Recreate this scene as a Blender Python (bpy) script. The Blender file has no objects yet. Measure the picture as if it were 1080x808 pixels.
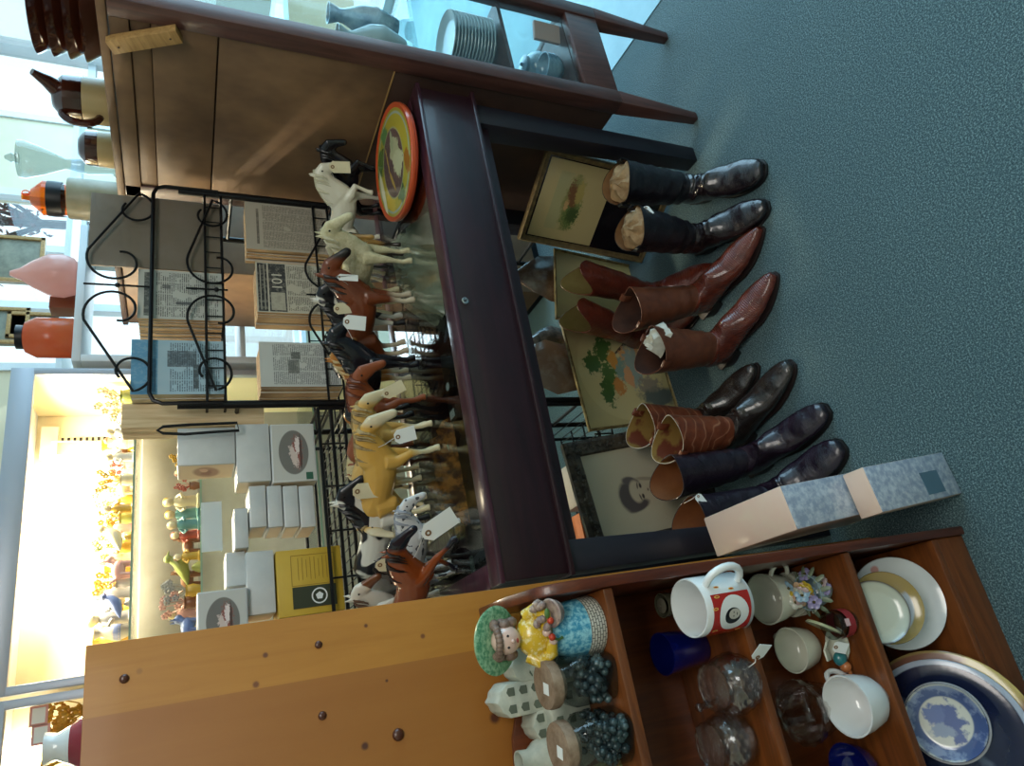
import bpy, bmesh, math, random
from math import sin, cos, pi, radians, sqrt, atan2, hypot
from mathutils import Vector, Matrix, Euler
random.seed(7)
scn = bpy.context.scene
COL = scn.collection

# ------------------------------------------------------------------ camera
FL, HZ = 735.0, 347.0
TH = math.atan(HZ / FL); PH = math.atan(376 / hypot(FL, HZ)); CH = 1.5
CF = Vector((sin(PH) * cos(TH), cos(PH) * cos(TH), -sin(TH)))
CR = Vector((cos(PH), -sin(PH), 0))
CD = CF.cross(CR)
CP = Vector((0, 0, CH))
def at(x, y, X=None, Y=None, Z=None):
    r = CF * FL + CR * (404 - y) + CD * (x - 540)
    if Z is not None: t = (Z - CH) / r.z
    elif X is not None: t = X / r.x
    else: t = Y / r.y
    return CP + r * t
cam = bpy.data.cameras.new('camera'); camo = bpy.data.objects.new('camera', cam); COL.objects.link(camo)
cam.sensor_width = 36; cam.lens = 36 * FL / 1080; cam.clip_start = .05
camo.matrix_world = Matrix(((CD.x, CR.x, -CF.x, CP.x), (CD.y, CR.y, -CF.y, CP.y), (CD.z, CR.z, -CF.z, CP.z), (0, 0, 0, 1)))
scn.camera = camo
scn.cycles.transparent_max_bounces = 24

# ------------------------------------------------------------------ mesh builder
def T(x=0, y=0, z=0, rx=0, ry=0, rz=0, s=1):
    S = Matrix.Diagonal((s, s, s, 1)) if not isinstance(s, tuple) else Matrix.Diagonal((*s, 1))
    return Matrix.Translation((x, y, z)) @ Euler((rx, ry, rz)).to_matrix().to_4x4() @ S
class MB:
    def __init__(s): s.v = []; s.f = []; s.m = []; s.s = []; s.uv = {}
    def add(s, vs, fs, m=0, smooth=False, M=None):
        n = len(s.v)
        s.v += [tuple(M @ Vector(v)) if M else tuple(v) for v in vs]
        for f in fs: s.f.append(tuple(i + n for i in f)); s.m.append(m); s.s.append(smooth)
        return s
    def box(s, c, d, m=0, M=None):
        x, y, z = c; a, b, e = d[0] / 2, d[1] / 2, d[2] / 2
        vs = [(x + i * a, y + j * b, z + k * e) for k in (-1, 1) for j in (-1, 1) for i in (-1, 1)]
        return s.add(vs, [(0, 2, 3, 1), (4, 5, 7, 6), (0, 1, 5, 4), (2, 6, 7, 3), (0, 4, 6, 2), (1, 3, 7, 5)], m, False, M)
    def hexa(s, lo, hi, m=0):   # 4 lower corners, 4 upper corners (same order)
        vs = list(lo) + list(hi)
        return s.add(vs, [(0, 3, 2, 1), (4, 5, 6, 7), (0, 1, 5, 4), (1, 2, 6, 5), (2, 3, 7, 6), (3, 0, 4, 7)], m)
    def quad(s, vs, m=0, M=None):
        s.add(vs, [(0, 1, 2, 3)], m, False, M); s.uv[len(s.f) - 1] = ((0, 0), (1, 0), (1, 1), (0, 1)); return s
    def loft(s, rings, m=0, smooth=True, caps=(True, True), M=None, closed=True):
        n = len(rings[0]); vs = [p for r in rings for p in r]; fs = []
        for k in range(len(rings) - 1):
            for i in range(n if closed else n - 1):
                j = (i + 1) % n
                fs.append((k * n + i, k * n + j, (k + 1) * n + j, (k + 1) * n + i))
        if caps[0]: fs.append(tuple(reversed(range(n))))
        if caps[1]: fs.append(tuple((len(rings) - 1) * n + i for i in range(n)))
        return s.add(vs, fs, m, smooth, M)
    def lathe(s, prof, seg=24, m=0, M=None, caps=(False, False), smooth=True, fn=None, sub=1):
        if sub > 1:
            prof = [tuple(Vector(prof[i]).lerp(Vector(prof[i + 1]), k / sub)) for i in range(len(prof) - 1) for k in range(sub)] + [prof[-1]]
        rings = []
        for r, z in prof:
            rr = []
            for i in range(seg):
                a = 2 * pi * i / seg; q = r * (fn(a, z) if fn else 1)
                rr.append((q * cos(a), q * sin(a), z))
            rings.append(rr)
        return s.loft(rings, m, smooth, caps, M)
    def tube(s, pts, r, seg=8, m=0, M=None, closed=False, flat=1.0, smooth=True):
        P = [Vector(p) for p in pts]; n = len(P)
        rs = r if isinstance(r, (list, tuple)) else [r] * n
        up = None; rings = []
        for i in range(n):
            if closed: d = P[(i + 1) % n] - P[i - 1]
            else: d = P[min(i + 1, n - 1)] - P[max(i - 1, 0)]
            d.normalize()
            if up is None:
                up = Vector((0, 0, 1)) if abs(d.z) < .9 else Vector((1, 0, 0))
            up = (up - d * up.dot(d)).normalized(); sd = d.cross(up)
            rings.append([tuple(P[i] + (up * cos(2 * pi * k / seg) + sd * sin(2 * pi * k / seg) * flat) * rs[i]) for k in range(seg)])
        if closed: rings.append(rings[0])
        return s.loft(rings, m, smooth, (not closed, not closed), M)
    def ball(s, c, r, m=0, seg=14, rg=9, M=None):
        r = r if isinstance(r, (list, tuple)) else (r, r, r)
        rings = []
        for k in range(rg + 1):
            t = -pi / 2 + pi * k / rg; q = max(cos(t), .02)
            rings.append([(c[0] + r[0] * q * cos(2 * pi * i / seg), c[1] + r[1] * q * sin(2 * pi * i / seg), c[2] + r[2] * sin(t)) for i in range(seg)])
        return s.loft(rings, m, True, (True, True), M)
    def prism(s, poly, a, b, axis='y', m=0, M=None):  # poly in the two other axes
        def mk(p, t):
            return {'y': (p[0], t, p[1]), 'x': (t, p[0], p[1]), 'z': (p[0], p[1], t)}[axis]
        n = len(poly)
        vs = [mk(p, a) for p in poly] + [mk(p, b) for p in poly]
        fs = [tuple(range(n)), tuple(reversed(range(n, 2 * n)))] + [(i, i + n, (i + 1) % n + n, (i + 1) % n) for i in range(n)]
        return s.add(vs, fs, m, False, M)
    def mesh(s, name, mats, bevel=0, seg=2, sharp=40):
        me = bpy.data.meshes.new(name); me.from_pydata(s.v, [], s.f)
        for k, q in enumerate(me.polygons): q.material_index = s.m[k]; q.use_smooth = s.s[k]
        if s.uv:
            ul = me.uv_layers.new(name='UVMap')
            for k, c in s.uv.items():
                for j, li in enumerate(me.polygons[k].loop_indices): ul.data[li].uv = c[j]
        for q in (mats if isinstance(mats, (list, tuple)) else [mats]): me.materials.append(q)
        bm = bmesh.new(); bm.from_mesh(me)
        bmesh.ops.recalc_face_normals(bm, faces=bm.faces) if not s.uv else None
        if bevel:
            es = [e for e in bm.edges if len(e.link_faces) == 2 and e.calc_face_angle(0) > .6]
            bmesh.ops.bevel(bm, geom=es, offset=bevel, segments=seg, affect='EDGES', clamp_overlap=True, profile=.5)
            for q in bm.faces: q.smooth = True
        bm.to_mesh(me); bm.free()
        if any(q.use_smooth for q in me.polygons): me.set_sharp_from_angle(angle=radians(sharp))
        return me
    def build(s, name, mats, parent=None, bevel=0, seg=2, sharp=40):
        o = bpy.data.objects.new(name, s.mesh(name, mats, bevel, seg, sharp)); COL.objects.link(o)
        if parent: o.parent = parent
        return o
def thing(name, label, cat, loc=(0, 0, 0), rz=0, group=None):
    o = bpy.data.objects.new(name, None); COL.objects.link(o); o.empty_display_size = .02
    o.location = loc; o.rotation_euler = (0, 0, rz); return tag(o, label, cat, group)
def tag(o, label, cat, group=None):
    o['label'] = label; o['category'] = cat
    if group: o['group'] = group
    return o
def struct(name, mb, mats, **k):
    o = mb.build(name, mats, **k); o['kind'] = 'structure'; return o
def stuff(o): o['kind'] = 'stuff'; return o
def copy_tree(o, parent=None):
    c = o.copy(); COL.objects.link(c)
    if parent: c.parent = parent
    for ch in [q for q in bpy.data.objects if q.parent == o]: copy_tree(ch, c)
    return c
def remesh(mb, name, mats, vox, smooth=3):
    o = mb.build('tmp', mats)
    md = o.modifiers.new('r', 'REMESH'); md.mode = 'VOXEL'; md.voxel_size = vox; md.use_smooth_shade = True
    if smooth:
        sm = o.modifiers.new('s', 'SMOOTH'); sm.factor = .5; sm.iterations = smooth
    dg = bpy.context.evaluated_depsgraph_get(); dg.update()
    me = bpy.data.meshes.new_from_object(o.evaluated_get(dg)); me.name = name
    bpy.data.objects.remove(o)
    if not me.materials:
        for q in (mats if isinstance(mats, (list, tuple)) else [mats]): me.materials.append(q)
    return me

# ------------------------------------------------------------------ materials
def lin(c):
    if isinstance(c, str):
        c = [int(c[i:i + 2], 16) / 255 for i in (0, 2, 4)]
        c = [q / 12.92 if q <= .04045 else ((q + .055) / 1.055) ** 2.4 for q in c]
    return (*c[:3], 1)
class NT:
    def __init__(s, name):
        s.mat = bpy.data.materials.new(name); s.mat.use_nodes = True; s.n = s.mat.node_tree.nodes; s.l = s.mat.node_tree.links
        s.b = s.n['Principled BSDF']
    def new(s, t, **k):
        n = s.n.new(t)
        for a, v in k.items(): setattr(n, a, v)
        return n
    def link(s, a, b): s.l.new(a, b)
    def val(s, sock, v):
        if hasattr(v, 'links') or hasattr(v, 'is_linked'): s.link(v, sock)
        else: sock.default_value = v
    def math(s, op, a, b=0, c=0, clamp=False):
        n = s.new('ShaderNodeMath', operation=op, use_clamp=clamp)
        s.val(n.inputs[0], a); s.val(n.inputs[1], b); s.val(n.inputs[2], c); return n.outputs[0]
    def coord(s, kind='Object', scale=(1, 1, 1), rot=(0, 0, 0), loc=(0, 0, 0)):
        c = s.new('ShaderNodeTexCoord'); m = s.new('ShaderNodeMapping'); s.link(c.outputs[kind], m.inputs[0])
        m.inputs['Scale'].default_value = scale; m.inputs['Rotation'].default_value = rot; m.inputs['Location'].default_value = loc
        return m.outputs[0]
    def noise(s, vec, scale, detail=3, rough=.5, dist=0):
        n = s.new('ShaderNodeTexNoise'); s.link(vec, n.inputs['Vector'])
        n.inputs['Scale'].default_value = scale; n.inputs['Detail'].default_value = detail
        n.inputs['Roughness'].default_value = rough; n.inputs['Distortion'].default_value = dist; return n.outputs['Fac']
    def ramp(s, fac, stops):
        n = s.new('ShaderNodeValToRGB'); s.link(fac, n.inputs[0]); e = n.color_ramp.elements
        while len(e) < len(stops): e.new(.5)
        for q, (p, c) in zip(e, stops): q.position = p; q.color = lin(c)
        return n.outputs[0]
    def mix(s, fac, a, b):
        n = s.new('ShaderNodeMix', data_type='RGBA'); s.val(n.inputs[0], fac)
        for k, v in ((6, a), (7, b)):
            if isinstance(v, str) or isinstance(v, tuple): n.inputs[k].default_value = lin(v)
            else: s.link(v, n.inputs[k])
        return n.outputs[2]
    def bump(s, h, strength=.3, dist=.002):
        n = s.new('ShaderNodeBump'); s.link(h, n.inputs['Height']); n.inputs['Strength'].default_value = strength
        n.inputs['Distance'].default_value = dist; s.link(n.outputs[0], s.b.inputs['Normal'])
    def base(s, c):
        if isinstance(c, (str, tuple)): s.b.inputs['Base Color'].default_value = lin(c)
        else: s.link(c, s.b.inputs['Base Color'])
    def set(s, rough=.5, metal=0, spec=.5, coat=0, trans=0, ior=1.45, alpha=None, sheen=0):
        b = s.b.inputs; b['Roughness'].default_value = rough; b['Metallic'].default_value = metal; b['Specular IOR Level'].default_value = spec
        b['Coat Weight'].default_value = coat; b['Coat Roughness'].default_value = .12; b['Transmission Weight'].default_value = trans; b['IOR'].default_value = ior
        b['Sheen Weight'].default_value = sheen
        if alpha is not None: b['Alpha'].default_value = alpha
        return s.mat
def pm(name, c, rough=.5, c2=None, scale=30, bump=0, bscale=None, stretch=(1, 1, 1), thr=None, **k):
    """plain material, optionally varied by noise"""
    t = NT(name)
    if c2 or bump:
        v = t.coord(scale=stretch); f = t.noise(v, scale, 4, .6)
    if c2:
        a, b = thr or (.35, .65)
        t.base(t.ramp(f, [(a, c), (b, c2)]))
    else: t.base(c)
    if bump: t.bump(t.noise(v, bscale or scale, 4, .6), bump)
    return t.set(rough=rough, **k)
def wood(name, dark, light, grain=(1, 1, 12), scale=9, rough=.4, coat=.2, bump=.08, knots=None, banded=None):
    t = NT(name); v = t.coord(scale=(12 / grain[0], 12 / grain[1], 12 / grain[2]))
    f = t.noise(v, scale, 6, .62, .6); c = t.ramp(f, [(.3, dark), (.72, light)])
    if banded:
        tc = t.new('ShaderNodeTexCoord'); sp = t.new('ShaderNodeSeparateXYZ'); t.link(tc.outputs['Object'], sp.inputs[0])
        for x0, col in banded:
            c = t.mix(t.math('MULTIPLY', t.math('LESS_THAN', sp.outputs[0], x0), .75), c, col)
    if knots:
        tc = t.new('ShaderNodeTexCoord')
        for (kx, ky, kz, kr, col) in knots:
            m = t.new('ShaderNodeVectorMath', operation='DISTANCE'); t.link(tc.outputs['Object'], m.inputs[0]); m.inputs[1].default_value = (kx, ky, kz)
            mr = t.new('ShaderNodeMapRange'); t.link(m.outputs['Value'], mr.inputs[0]); mr.inputs[1].default_value = kr * 1.3; mr.inputs[2].default_value = kr * .6
            c = t.mix(mr.outputs[0], c, col)
    t.base(c); t.bump(f, bump); return t.set(rough=rough, coat=coat)
def blobs(name, base, bl, kind='UV', rough=.6, noise=None, n2=None, base_tex=None, **k):
    """bl: (cx,cy,rx,ry,rot_deg,colour,softness[,wobble]) painted in order on a UV square"""
    t = NT(name); tc = t.new('ShaderNodeTexCoord')
    c = base
    if noise:
        c = t.ramp(t.noise(tc.outputs[kind], noise[0], 4, .6), [(.3, base), (.7, noise[1])])
    for b in bl:
        cx, cy, rx, ry, rot, col, soft = b[:7]; wob = b[7] if len(b) > 7 else 0
        m = t.new('ShaderNodeMapping', vector_type='TEXTURE'); t.link(tc.outputs[kind], m.inputs[0])
        m.inputs['Location'].default_value = (cx, cy, 0); m.inputs['Rotation'].default_value = (0, 0, radians(rot)); m.inputs['Scale'].default_value = (rx, ry, 1)
        ln = t.new('ShaderNodeVectorMath', operation='LENGTH'); t.link(m.outputs[0], ln.inputs[0]); d = ln.outputs['Value']
        if wob: d = t.math('ADD', d, t.math('MULTIPLY', t.math('SUBTRACT', t.noise(tc.outputs[kind], 9 if wob < 1 else 22, 4, .65), .5), wob * 2))
        mr = t.new('ShaderNodeMapRange'); t.link(d, mr.inputs[0]); mr.inputs[1].default_value = 1 + soft / 2; mr.inputs[2].default_value = 1 - soft / 2
        c = t.mix(mr.outputs[0], c, col)
    t.base(c); return t.set(rough=rough, **k)
def newsprint(name, paper='c4c0b4', ink='4a4a48', cols=4, lines=44, head=.86, tint=None, pic=None, dens=.42):
    t = NT(name); tc = t.new('ShaderNodeTexCoord'); sp = t.new('ShaderNodeSeparateXYZ'); t.link(tc.outputs['UV'], sp.inputs[0])
    u, v = sp.outputs[0], sp.outputs[1]
    row = t.math('FLOOR', t.math('MULTIPLY', v, lines)); fr = t.math('FRACT', t.math('MULTIPLY', v, lines))
    cb = t.new('ShaderNodeCombineXYZ'); t.link(t.math('MULTIPLY', u, 60), cb.inputs[0]); t.link(t.math('MULTIPLY', row, 7.3), cb.inputs[1])
    w = t.noise(cb.outputs[0], 1, 2)
    cb2 = t.new('ShaderNodeCombineXYZ'); t.link(t.math('MULTIPLY', u, 5), cb2.inputs[0]); t.link(t.math('MULTIPLY', v, 7), cb2.inputs[1])
    blk = t.math('GREATER_THAN', t.noise(cb2.outputs[0], 1, 1), dens)
    fc = t.math('FRACT', t.math('MULTIPLY', u, cols))
    ok = t.math('MULTIPLY', t.math('GREATER_THAN', fc, .07), t.math('GREATER_THAN', w, .42))
    ok = t.math('MULTIPLY', ok, t.math('LESS_THAN', fr, .55)); ok = t.math('MULTIPLY', ok, blk)
    ok = t.math('MULTIPLY', ok, t.math('LESS_THAN', v, head)); ok = t.math('MULTIPLY', ok, t.math('GREATER_THAN', v, .04))
    ok = t.math('MULTIPLY', ok, t.math('GREATER_THAN', u, .05)); ok = t.math('MULTIPLY', ok, t.math('LESS_THAN', u, .95))
    c = t.mix(t.noise(tc.outputs['UV'], 4, 3), paper, tint or paper)
    if pic:
        for (x0, x1, y0, y1, col) in pic:
            m = t.math('MULTIPLY', t.math('GREATER_THAN', u, x0), t.math('LESS_THAN', u, x1))
            m = t.math('MULTIPLY', m, t.math('MULTIPLY', t.math('GREATER_THAN', v, y0), t.math('LESS_THAN', v, y1)))
            pn = t.new('ShaderNodeMapRange'); t.link(t.noise(tc.outputs['UV'], 16, 4, .7), pn.inputs[0]); pn.inputs[1].default_value = .42; pn.inputs[2].default_value = .50; pn.inputs[3].default_value = .72
            c = t.mix(t.math('MULTIPLY', m, pn.outputs[0]), c, col)
    c = t.mix(t.math('MULTIPLY', ok, .75), c, ink)
    t.base(c); return t.set(rough=.45, coat=.25)
def glassm(name, c='ffffff', rough=.02, thin=.14, alpha=None):
    """thin clear pane: mostly see-through with mirror reflection by angle"""
    m = bpy.data.materials.new(name); m.use_nodes = True; n = m.node_tree.nodes; l = m.node_tree.links
    n.remove(n['Principled BSDF']); o = n['Material Output']
    tr = n.new('ShaderNodeBsdfTransparent'); tr.inputs[0].default_value = lin(c)
    gl = n.new('ShaderNodeBsdfGlossy'); gl.inputs['Roughness'].default_value = rough
    fr = n.new('ShaderNodeFresnel'); ge = n.new('ShaderNodeNewGeometry'); ma = n.new('ShaderNodeMath'); ma.operation = 'MULTIPLY_ADD'
    ma.inputs[1].default_value = -.8333; ma.inputs[2].default_value = 1.5; l.new(ge.outputs['Backfacing'], ma.inputs[0]); l.new(ma.outputs[0], fr.inputs[0])
    mx = n.new('ShaderNodeMixShader'); l.new(fr.outputs[0], mx.inputs[0]); l.new(tr.outputs[0], mx.inputs[1]); l.new(gl.outputs[0], mx.inputs[2]); l.new(mx.outputs[0], o.inputs[0])
    return m
def emis(name, c, s):
    m = bpy.data.materials.new(name); m.use_nodes = True; n = m.node_tree.nodes; b = n['Principled BSDF']
    b.inputs['Base Color'].default_value = lin(c); b.inputs['Emission Color'].default_value = lin(c); b.inputs['Emission Strength'].default_value = s
    return m

def carpet():
    t = NT('carpet'); v = t.coord(); f = t.noise(v, 260, 3, .75); g = t.noise(v, 3, 3)
    c = t.ramp(f, [(.30, '1c2c30'), (.5, '445b60'), (.70, '8fa8a8')]); c = t.mix(t.math('MULTIPLY', g, .3), c, '345058')
    t.base(c); t.bump(f, .6, .004); return t.set(rough=.95, spec=.1, sheen=.2)
M = {}
M['carpet'] = carpet()
M['floor2'] = pm('smooth_floor', '6d9aa6', .35, c2='7aa8b2', scale=6)
M['cream_wall'] = pm('cream_wall', 'd9cdb2', .8, c2='cfc3a6', scale=2)
M['white_paint'] = pm('white_paint', 'd8dde0', .5, c2='cfd6da', scale=4)
M['darkwood'] = wood('dark_mahogany', '180a10', '2e121a', grain=(12, 1, 1), scale=4, rough=.42, coat=.15, bump=.05)
M['darkleg'] = wood('dark_stained_leg', '10101a', '1c1822', grain=(1, 1, 12), scale=4, rough=.45, coat=.1)
M['cabwood'] = wood('brown_cabinet_wood', '38201c', '5a3830', grain=(1, 1, 12), scale=5, rough=.45, coat=.15)
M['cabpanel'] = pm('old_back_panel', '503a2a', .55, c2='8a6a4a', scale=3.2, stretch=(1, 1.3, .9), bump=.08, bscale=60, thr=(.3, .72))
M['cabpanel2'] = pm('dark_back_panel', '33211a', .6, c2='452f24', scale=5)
M['block'] = wood('raw_wood_block', '8c6a3c', 'b8925a', grain=(1, 12, 1), rough=.6, coat=0)
M['bookwood'] = wood('maple_stained_wood', '4e280f', '7c441c', grain=(12, 1, 1), scale=5, rough=.35, coat=.35)
M['bookside'] = wood('maple_stained_side', '3c180c', '6a3016', grain=(1, 1, 12), scale=5, rough=.35, coat=.4)
M['bookback'] = wood('maple_stained_back', '4a220e', '6e3614', grain=(1, 1, 12), scale=5, rough=.4, coat=.2)
M['black'] = pm('black_wire', '0d0e12', .38, metal=.3)
def frosted(name, c, c2, scale=8):
    t = NT(name); v = t.coord(); col = t.mix(t.noise(v, scale, 3), c, c2); t.base(col); t.set(rough=.25, coat=.4)
    tl = t.new('ShaderNodeBsdfTranslucent'); t.link(col, tl.inputs[0]); mx = t.new('ShaderNodeMixShader'); mx.inputs[0].default_value = .55
    t.link(t.b.outputs[0], mx.inputs[1]); t.link(tl.outputs[0], mx.inputs[2]); t.link(mx.outputs[0], t.n['Material Output'].inputs[0]); return t.mat
M['glass'] = glassm('clear_glass', 'f4fafa')
M['glasstop'] = glassm('glass_top', 'eef4f2')
M['brass'] = pm('steel', 'c8c8c8', .25, metal=1)
M['white'] = pm('white_glaze', 'dfe2e0', .12, coat=.5)
M['ivory'] = pm('ivory_glaze', 'd4d6c4', .15, coat=.5)
M['tagm'] = pm('cream_tag', 'd8cfae', .7, c2='ccc2a0', scale=20)
M['tagw'] = pm('white_tag', 'dfe4e0', .7)
M['string'] = pm('white_string', 'd8d8d4', .8)
M['boxwhite'] = pm('white_card', 'c9ccca', .35, c2='b9bebe', scale=8, coat=.35)
M['boxcream'] = pm('cream_card', 'd8c4a2', .4, c2='cdb690', scale=8, coat=.3)
M['gold'] = pm('gilt', 'a8823a', .35, metal=.8)

# ================================================================== the setting
struct('floor', MB().box((.6, 1.2, -.05), (8.4, 8.2, .1)), M['carpet'])
struct('floor_smooth', MB().prism([(2.02, 1.05), (4.75, -.3), (4.75, 5.2), (2.16, 5.2), (2.05, 1.56)], .0, .003, 'z'), M['floor2'])
WY = 4.6
wx = lambda y: at(60, y, Y=WY).x
wb = MB()
holes = [(wx(388), wx(208), .75, 3.0), (wx(128), wx(128) + 1.9, .75, 3.0)]
xs = [-3.6] + [q for h in holes for q in h[:2]] + [6.5]
xs[-1] = max(xs[-2] + .2, 6.5)
for a, b in ((xs[0], xs[1]), (xs[2], xs[3]), (xs[4], xs[5])): wb.box(((a + b) / 2, WY + .06, 1.5), (b - a, .12, 3.0))
for h in holes: wb.box(((h[0] + h[1]) / 2, WY + .06, h[2] / 2), (h[1] - h[0], .12, h[2]))
struct('wall_back', wb, M['cream_wall'])
for k, h in enumerate(holes):
    m = MB(); a, b, z0, z1 = h; n = 3
    for q in range(n + 1): m.box((a + (b - a) * q / n, WY + .02, (z0 + z1) / 2), (.05, .07, z1 - z0))
    for z in (z0, (z0 + z1) / 2 + .25, z1): m.box(((a + b) / 2, WY + .02, z), (b - a + .05, .08, .05))
    m.box(((a + b) / 2, WY - .06, z0 - .02), (b - a + .15, .16, .03))
    fr = struct('window_%d' % (k + 1), m, M['white_paint'])
    m = MB().box(((a + b) / 2, WY + .03, (z0 + z1) / 2), (b - a, .006, z1 - z0)); m.build('window_pane', M['glass'], fr)
struct('wall_front_added', MB().box((.6, -2.8, 1.5), (8.4, .12, 3)), M['cream_wall'])  # unseen wall behind the camera, added to darken the room away from the windows
struct('wall_left', MB().box((-2.6, .9, 1.5), (.12, 7.4, 3)), M['cream_wall'])
# right wall with a wide shop window
m = MB(); XR = 4.8
m.box((XR + .06, 1.6, .03), (.12, 6.2, .06)); m.box((XR + .06, -2.1, 1.5), (.12, 1.7, 3)); m.box((XR + .06, 1.6, 3.0), (.12, 6.2, .06))
struct('wall_right', m, M['white_paint'])
m = MB()
for y in (-1.2, .25, 1.7, 3.1, 4.55): m.box((XR + .03, y, 1.5), (.07, .06, 2.9))
for z in (.09, 2.95): m.box((XR + .03, 1.67, z), (.08, 5.76, .06))
fr = struct('window_3', m, M['white_paint'])
MB().box((XR + .03, 1.67, 1.5), (.006, 5.7, 2.9)).build('window_pane', M['glass'], fr)
struct('ceiling', MB().box((.6, 1.2, 3.05), (8.4, 7.2, .1)), pm('ceiling_white', 'e4e2da', .8))

# ================================================================== display case
t = thing('display_table', 'dark mahogany glass-topped display table holding the model horses', 'display table', (.815, 1.55, 0))
def L(p, o=t): return tuple(Vector(p) - o.location)
DX0, DX1, DY0, DY1 = .168, 1.468, 1.292, 1.80
def lbox(mb, x0, x1, y0, y1, z0, z1, o=t, m=0):
    mb.box(L(((x0 + x1) / 2, (y0 + y1) / 2, (z0 + z1) / 2), o), (x1 - x0, y1 - y0, z1 - z0), m); return mb
m = MB()
lbox(m, DX0, DX1, DY0, DY0 + .022, .78, .928); m.build('front_panel', M['darkwood'], t, .003)
m = MB(); lbox(m, DX0, DX1, DY1 - .02, DY1, .78, .93); m.build('rear_panel', M['darkwood'], t, .003)
for x in (DX0, DX1 - .02):
    m = MB(); lbox(m, x, x + .02, DY0 + .022, DY1 - .02, .78, .928); m.build('end_panel', M['darkwood'], t, .002)
m = MB(); lbox(m, DX0 + .02, DX1 - .02, DY0 + .022, DY1 - .02, .785, .797); m.build('case_floor', pm('case_lining', '151414', .8), t)
m = MB()
lbox(m, DX0 - .004, DX1 + .012, DY0 - .006, DY0 + .05, .928, .9405); lbox(m, DX0 - .004, DX1 + .012, DY1 - .04, DY1 + .004, .928, .9405)
lbox(m, DX0 - .004, DX0 + .045, DY0 + .05, DY1 - .04, .928, .9405); lbox(m, DX1 - .04, DX1 + .012, DY0 + .05, DY1 - .04, .928, .9405)
m.build('lid_frame', wood('lid_mahogany', '2c1620', '4a2632', grain=(12, 1, 1), scale=4, rough=.35, coat=.3), t, .003)
m = MB(); lbox(m, DX0 + .045, DX1 - .04, DY0 + .05, DY1 - .04, .933, .940); m.build('glass_top', M['glasstop'], t)
m = MB(); lbox(m, DX0 + .04, DX1 - .04, DY0 + .03, DY0 + .05, .732, .78); lbox(m, DX0 + .04, DX1 - .04, DY1 - .05, DY1 - .03, .732, .78)
lbox(m, DX0 + .03, DX0 + .05, DY0 + .04, DY1 - .04, .732, .78); lbox(m, DX1 - .05, DX1 - .03, DY0 + .04, DY1 - .04, .732, .78)
m.build('apron', M['darkwood'], t, .002)
m = MB(); lbox(m, DX0 - .006, DX1 + .014, DY0 - .008, DY1, .772, .784); m.build('base_moulding', M['darkwood'], t, .003)
for x, y in ((DX0 + .036, DY0 + .045), (DX1 - .045, DY0 + .045), (DX0 + .036, DY1 - .05), (DX1 - .045, DY1 - .05)):
    m = MB(); a, b = .034, .027
    m.hexa([L((x + i * b, y + j * b, 0)) for i, j in ((-1, -1), (1, -1), (1, 1), (-1, 1))], [L((x + i * a, y + j * a, .772)) for i, j in ((-1, -1), (1, -1), (1, 1), (-1, 1))])
    m.build('leg', M['darkleg'], t, .003)
p = at(490, 318, Y=DY0)
m = MB(); m.lathe([(.0, 0), (.0085, 0), (.0095, .002), (.0085, .005), (.006, .0055), (.0055, .004), (0.0, .004)], 20, 0, T(*L((p.x, DY0, p.z)), rx=radians(90)))
m.box(L((p.x, DY0 - .0055, p.z)), (.0015, .002, .007), 1)
m.build('lock', [M['brass'], M['black']], t)

# things lying inside the display case, under the glass
def crumple(w, d, h, n=14, seed=1):
    rnd = random.Random(seed); m = MB(); vs = []; fs = []
    for j in range(n + 1):
        for i in range(n + 1):
            e = min(i, j, n - i, n - j) / n
            vs.append(((i / n - .5) * w + rnd.uniform(-1, 1) * w / n * .3, (j / n - .5) * d + rnd.uniform(-1, 1) * d / n * .3, min(1, e * 5) * h * (.5 + .5 * rnd.random())))
    for j in range(n):
        for i in range(n):
            k = j * (n + 1) + i; fs.append((k, k + 1, k + n + 2, k + n + 1))
    return m.add(vs, fs, 0, True)
def place(mb, name, mats, label, cat, loc, rz=0, group=None, **k):
    o = mb.build(name, mats, **k); o.location = loc; o.rotation_euler = (0, 0, rz); return tag(o, label, cat, group)
sleeve = pm('clear_plastic', 'd8dac4', .15, c2='9a9c86', scale=14, coat=.6)
p = at(455, 285, Z=.80)
place(crumple(.36, .13, .118, n=18, seed=3), 'plastic_bag', sleeve, 'crumpled pale plastic bag under the glass of the display table, near its front right', 'bag', (p.x, max(p.y, 1.425), .798), radians(-6))
p = at(478, 500, Z=.80)
place(crumple(.32, .12, .105, n=18, seed=5), 'patterned_scarf', pm('flame_pattern', '4a2010', .5, c2='dc8c3c', scale=34, thr=(.42, .60)), 'orange and black flame-patterned cloth under the glass at the left front', 'cloth', (p.x, max(p.y, 1.415), .798), radians(3))
def leafshape(l, w, h=.006):
    m = MB(); rings = []
    for k in range(11):
        a = k / 10; q = sin(pi * min(.98, max(.02, a))) ** .8
        rings.append([(a * l - l / 2, w * q * cos(2 * pi * i / 10), h + h * q * sin(2 * pi * i / 10)) for i in range(10)])
    return m.loft(rings)
for (x, y, l, w, rz, c, lab) in ((438, 325, .07, .016, .1, 'b0b456', 'yellow-green leaf-shaped blade under the glass'), (472, 474, .05, .014, .1, 'b9c4a4', 'pale green oval stone under the glass'), (462, 478, .05, .018, .5, '7a2418', 'dark red oval stone under the glass')):
    p = at(x, y, Z=.82); place(leafshape(l, w), 'polished_stone' if 'stone' in lab else 'leaf_blade', pm('stone_' + c, c, .2, coat=.5), lab, 'stone' if 'stone' in lab else 'blade', (p.x, max(p.y, 1.50), .815), rz)
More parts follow.
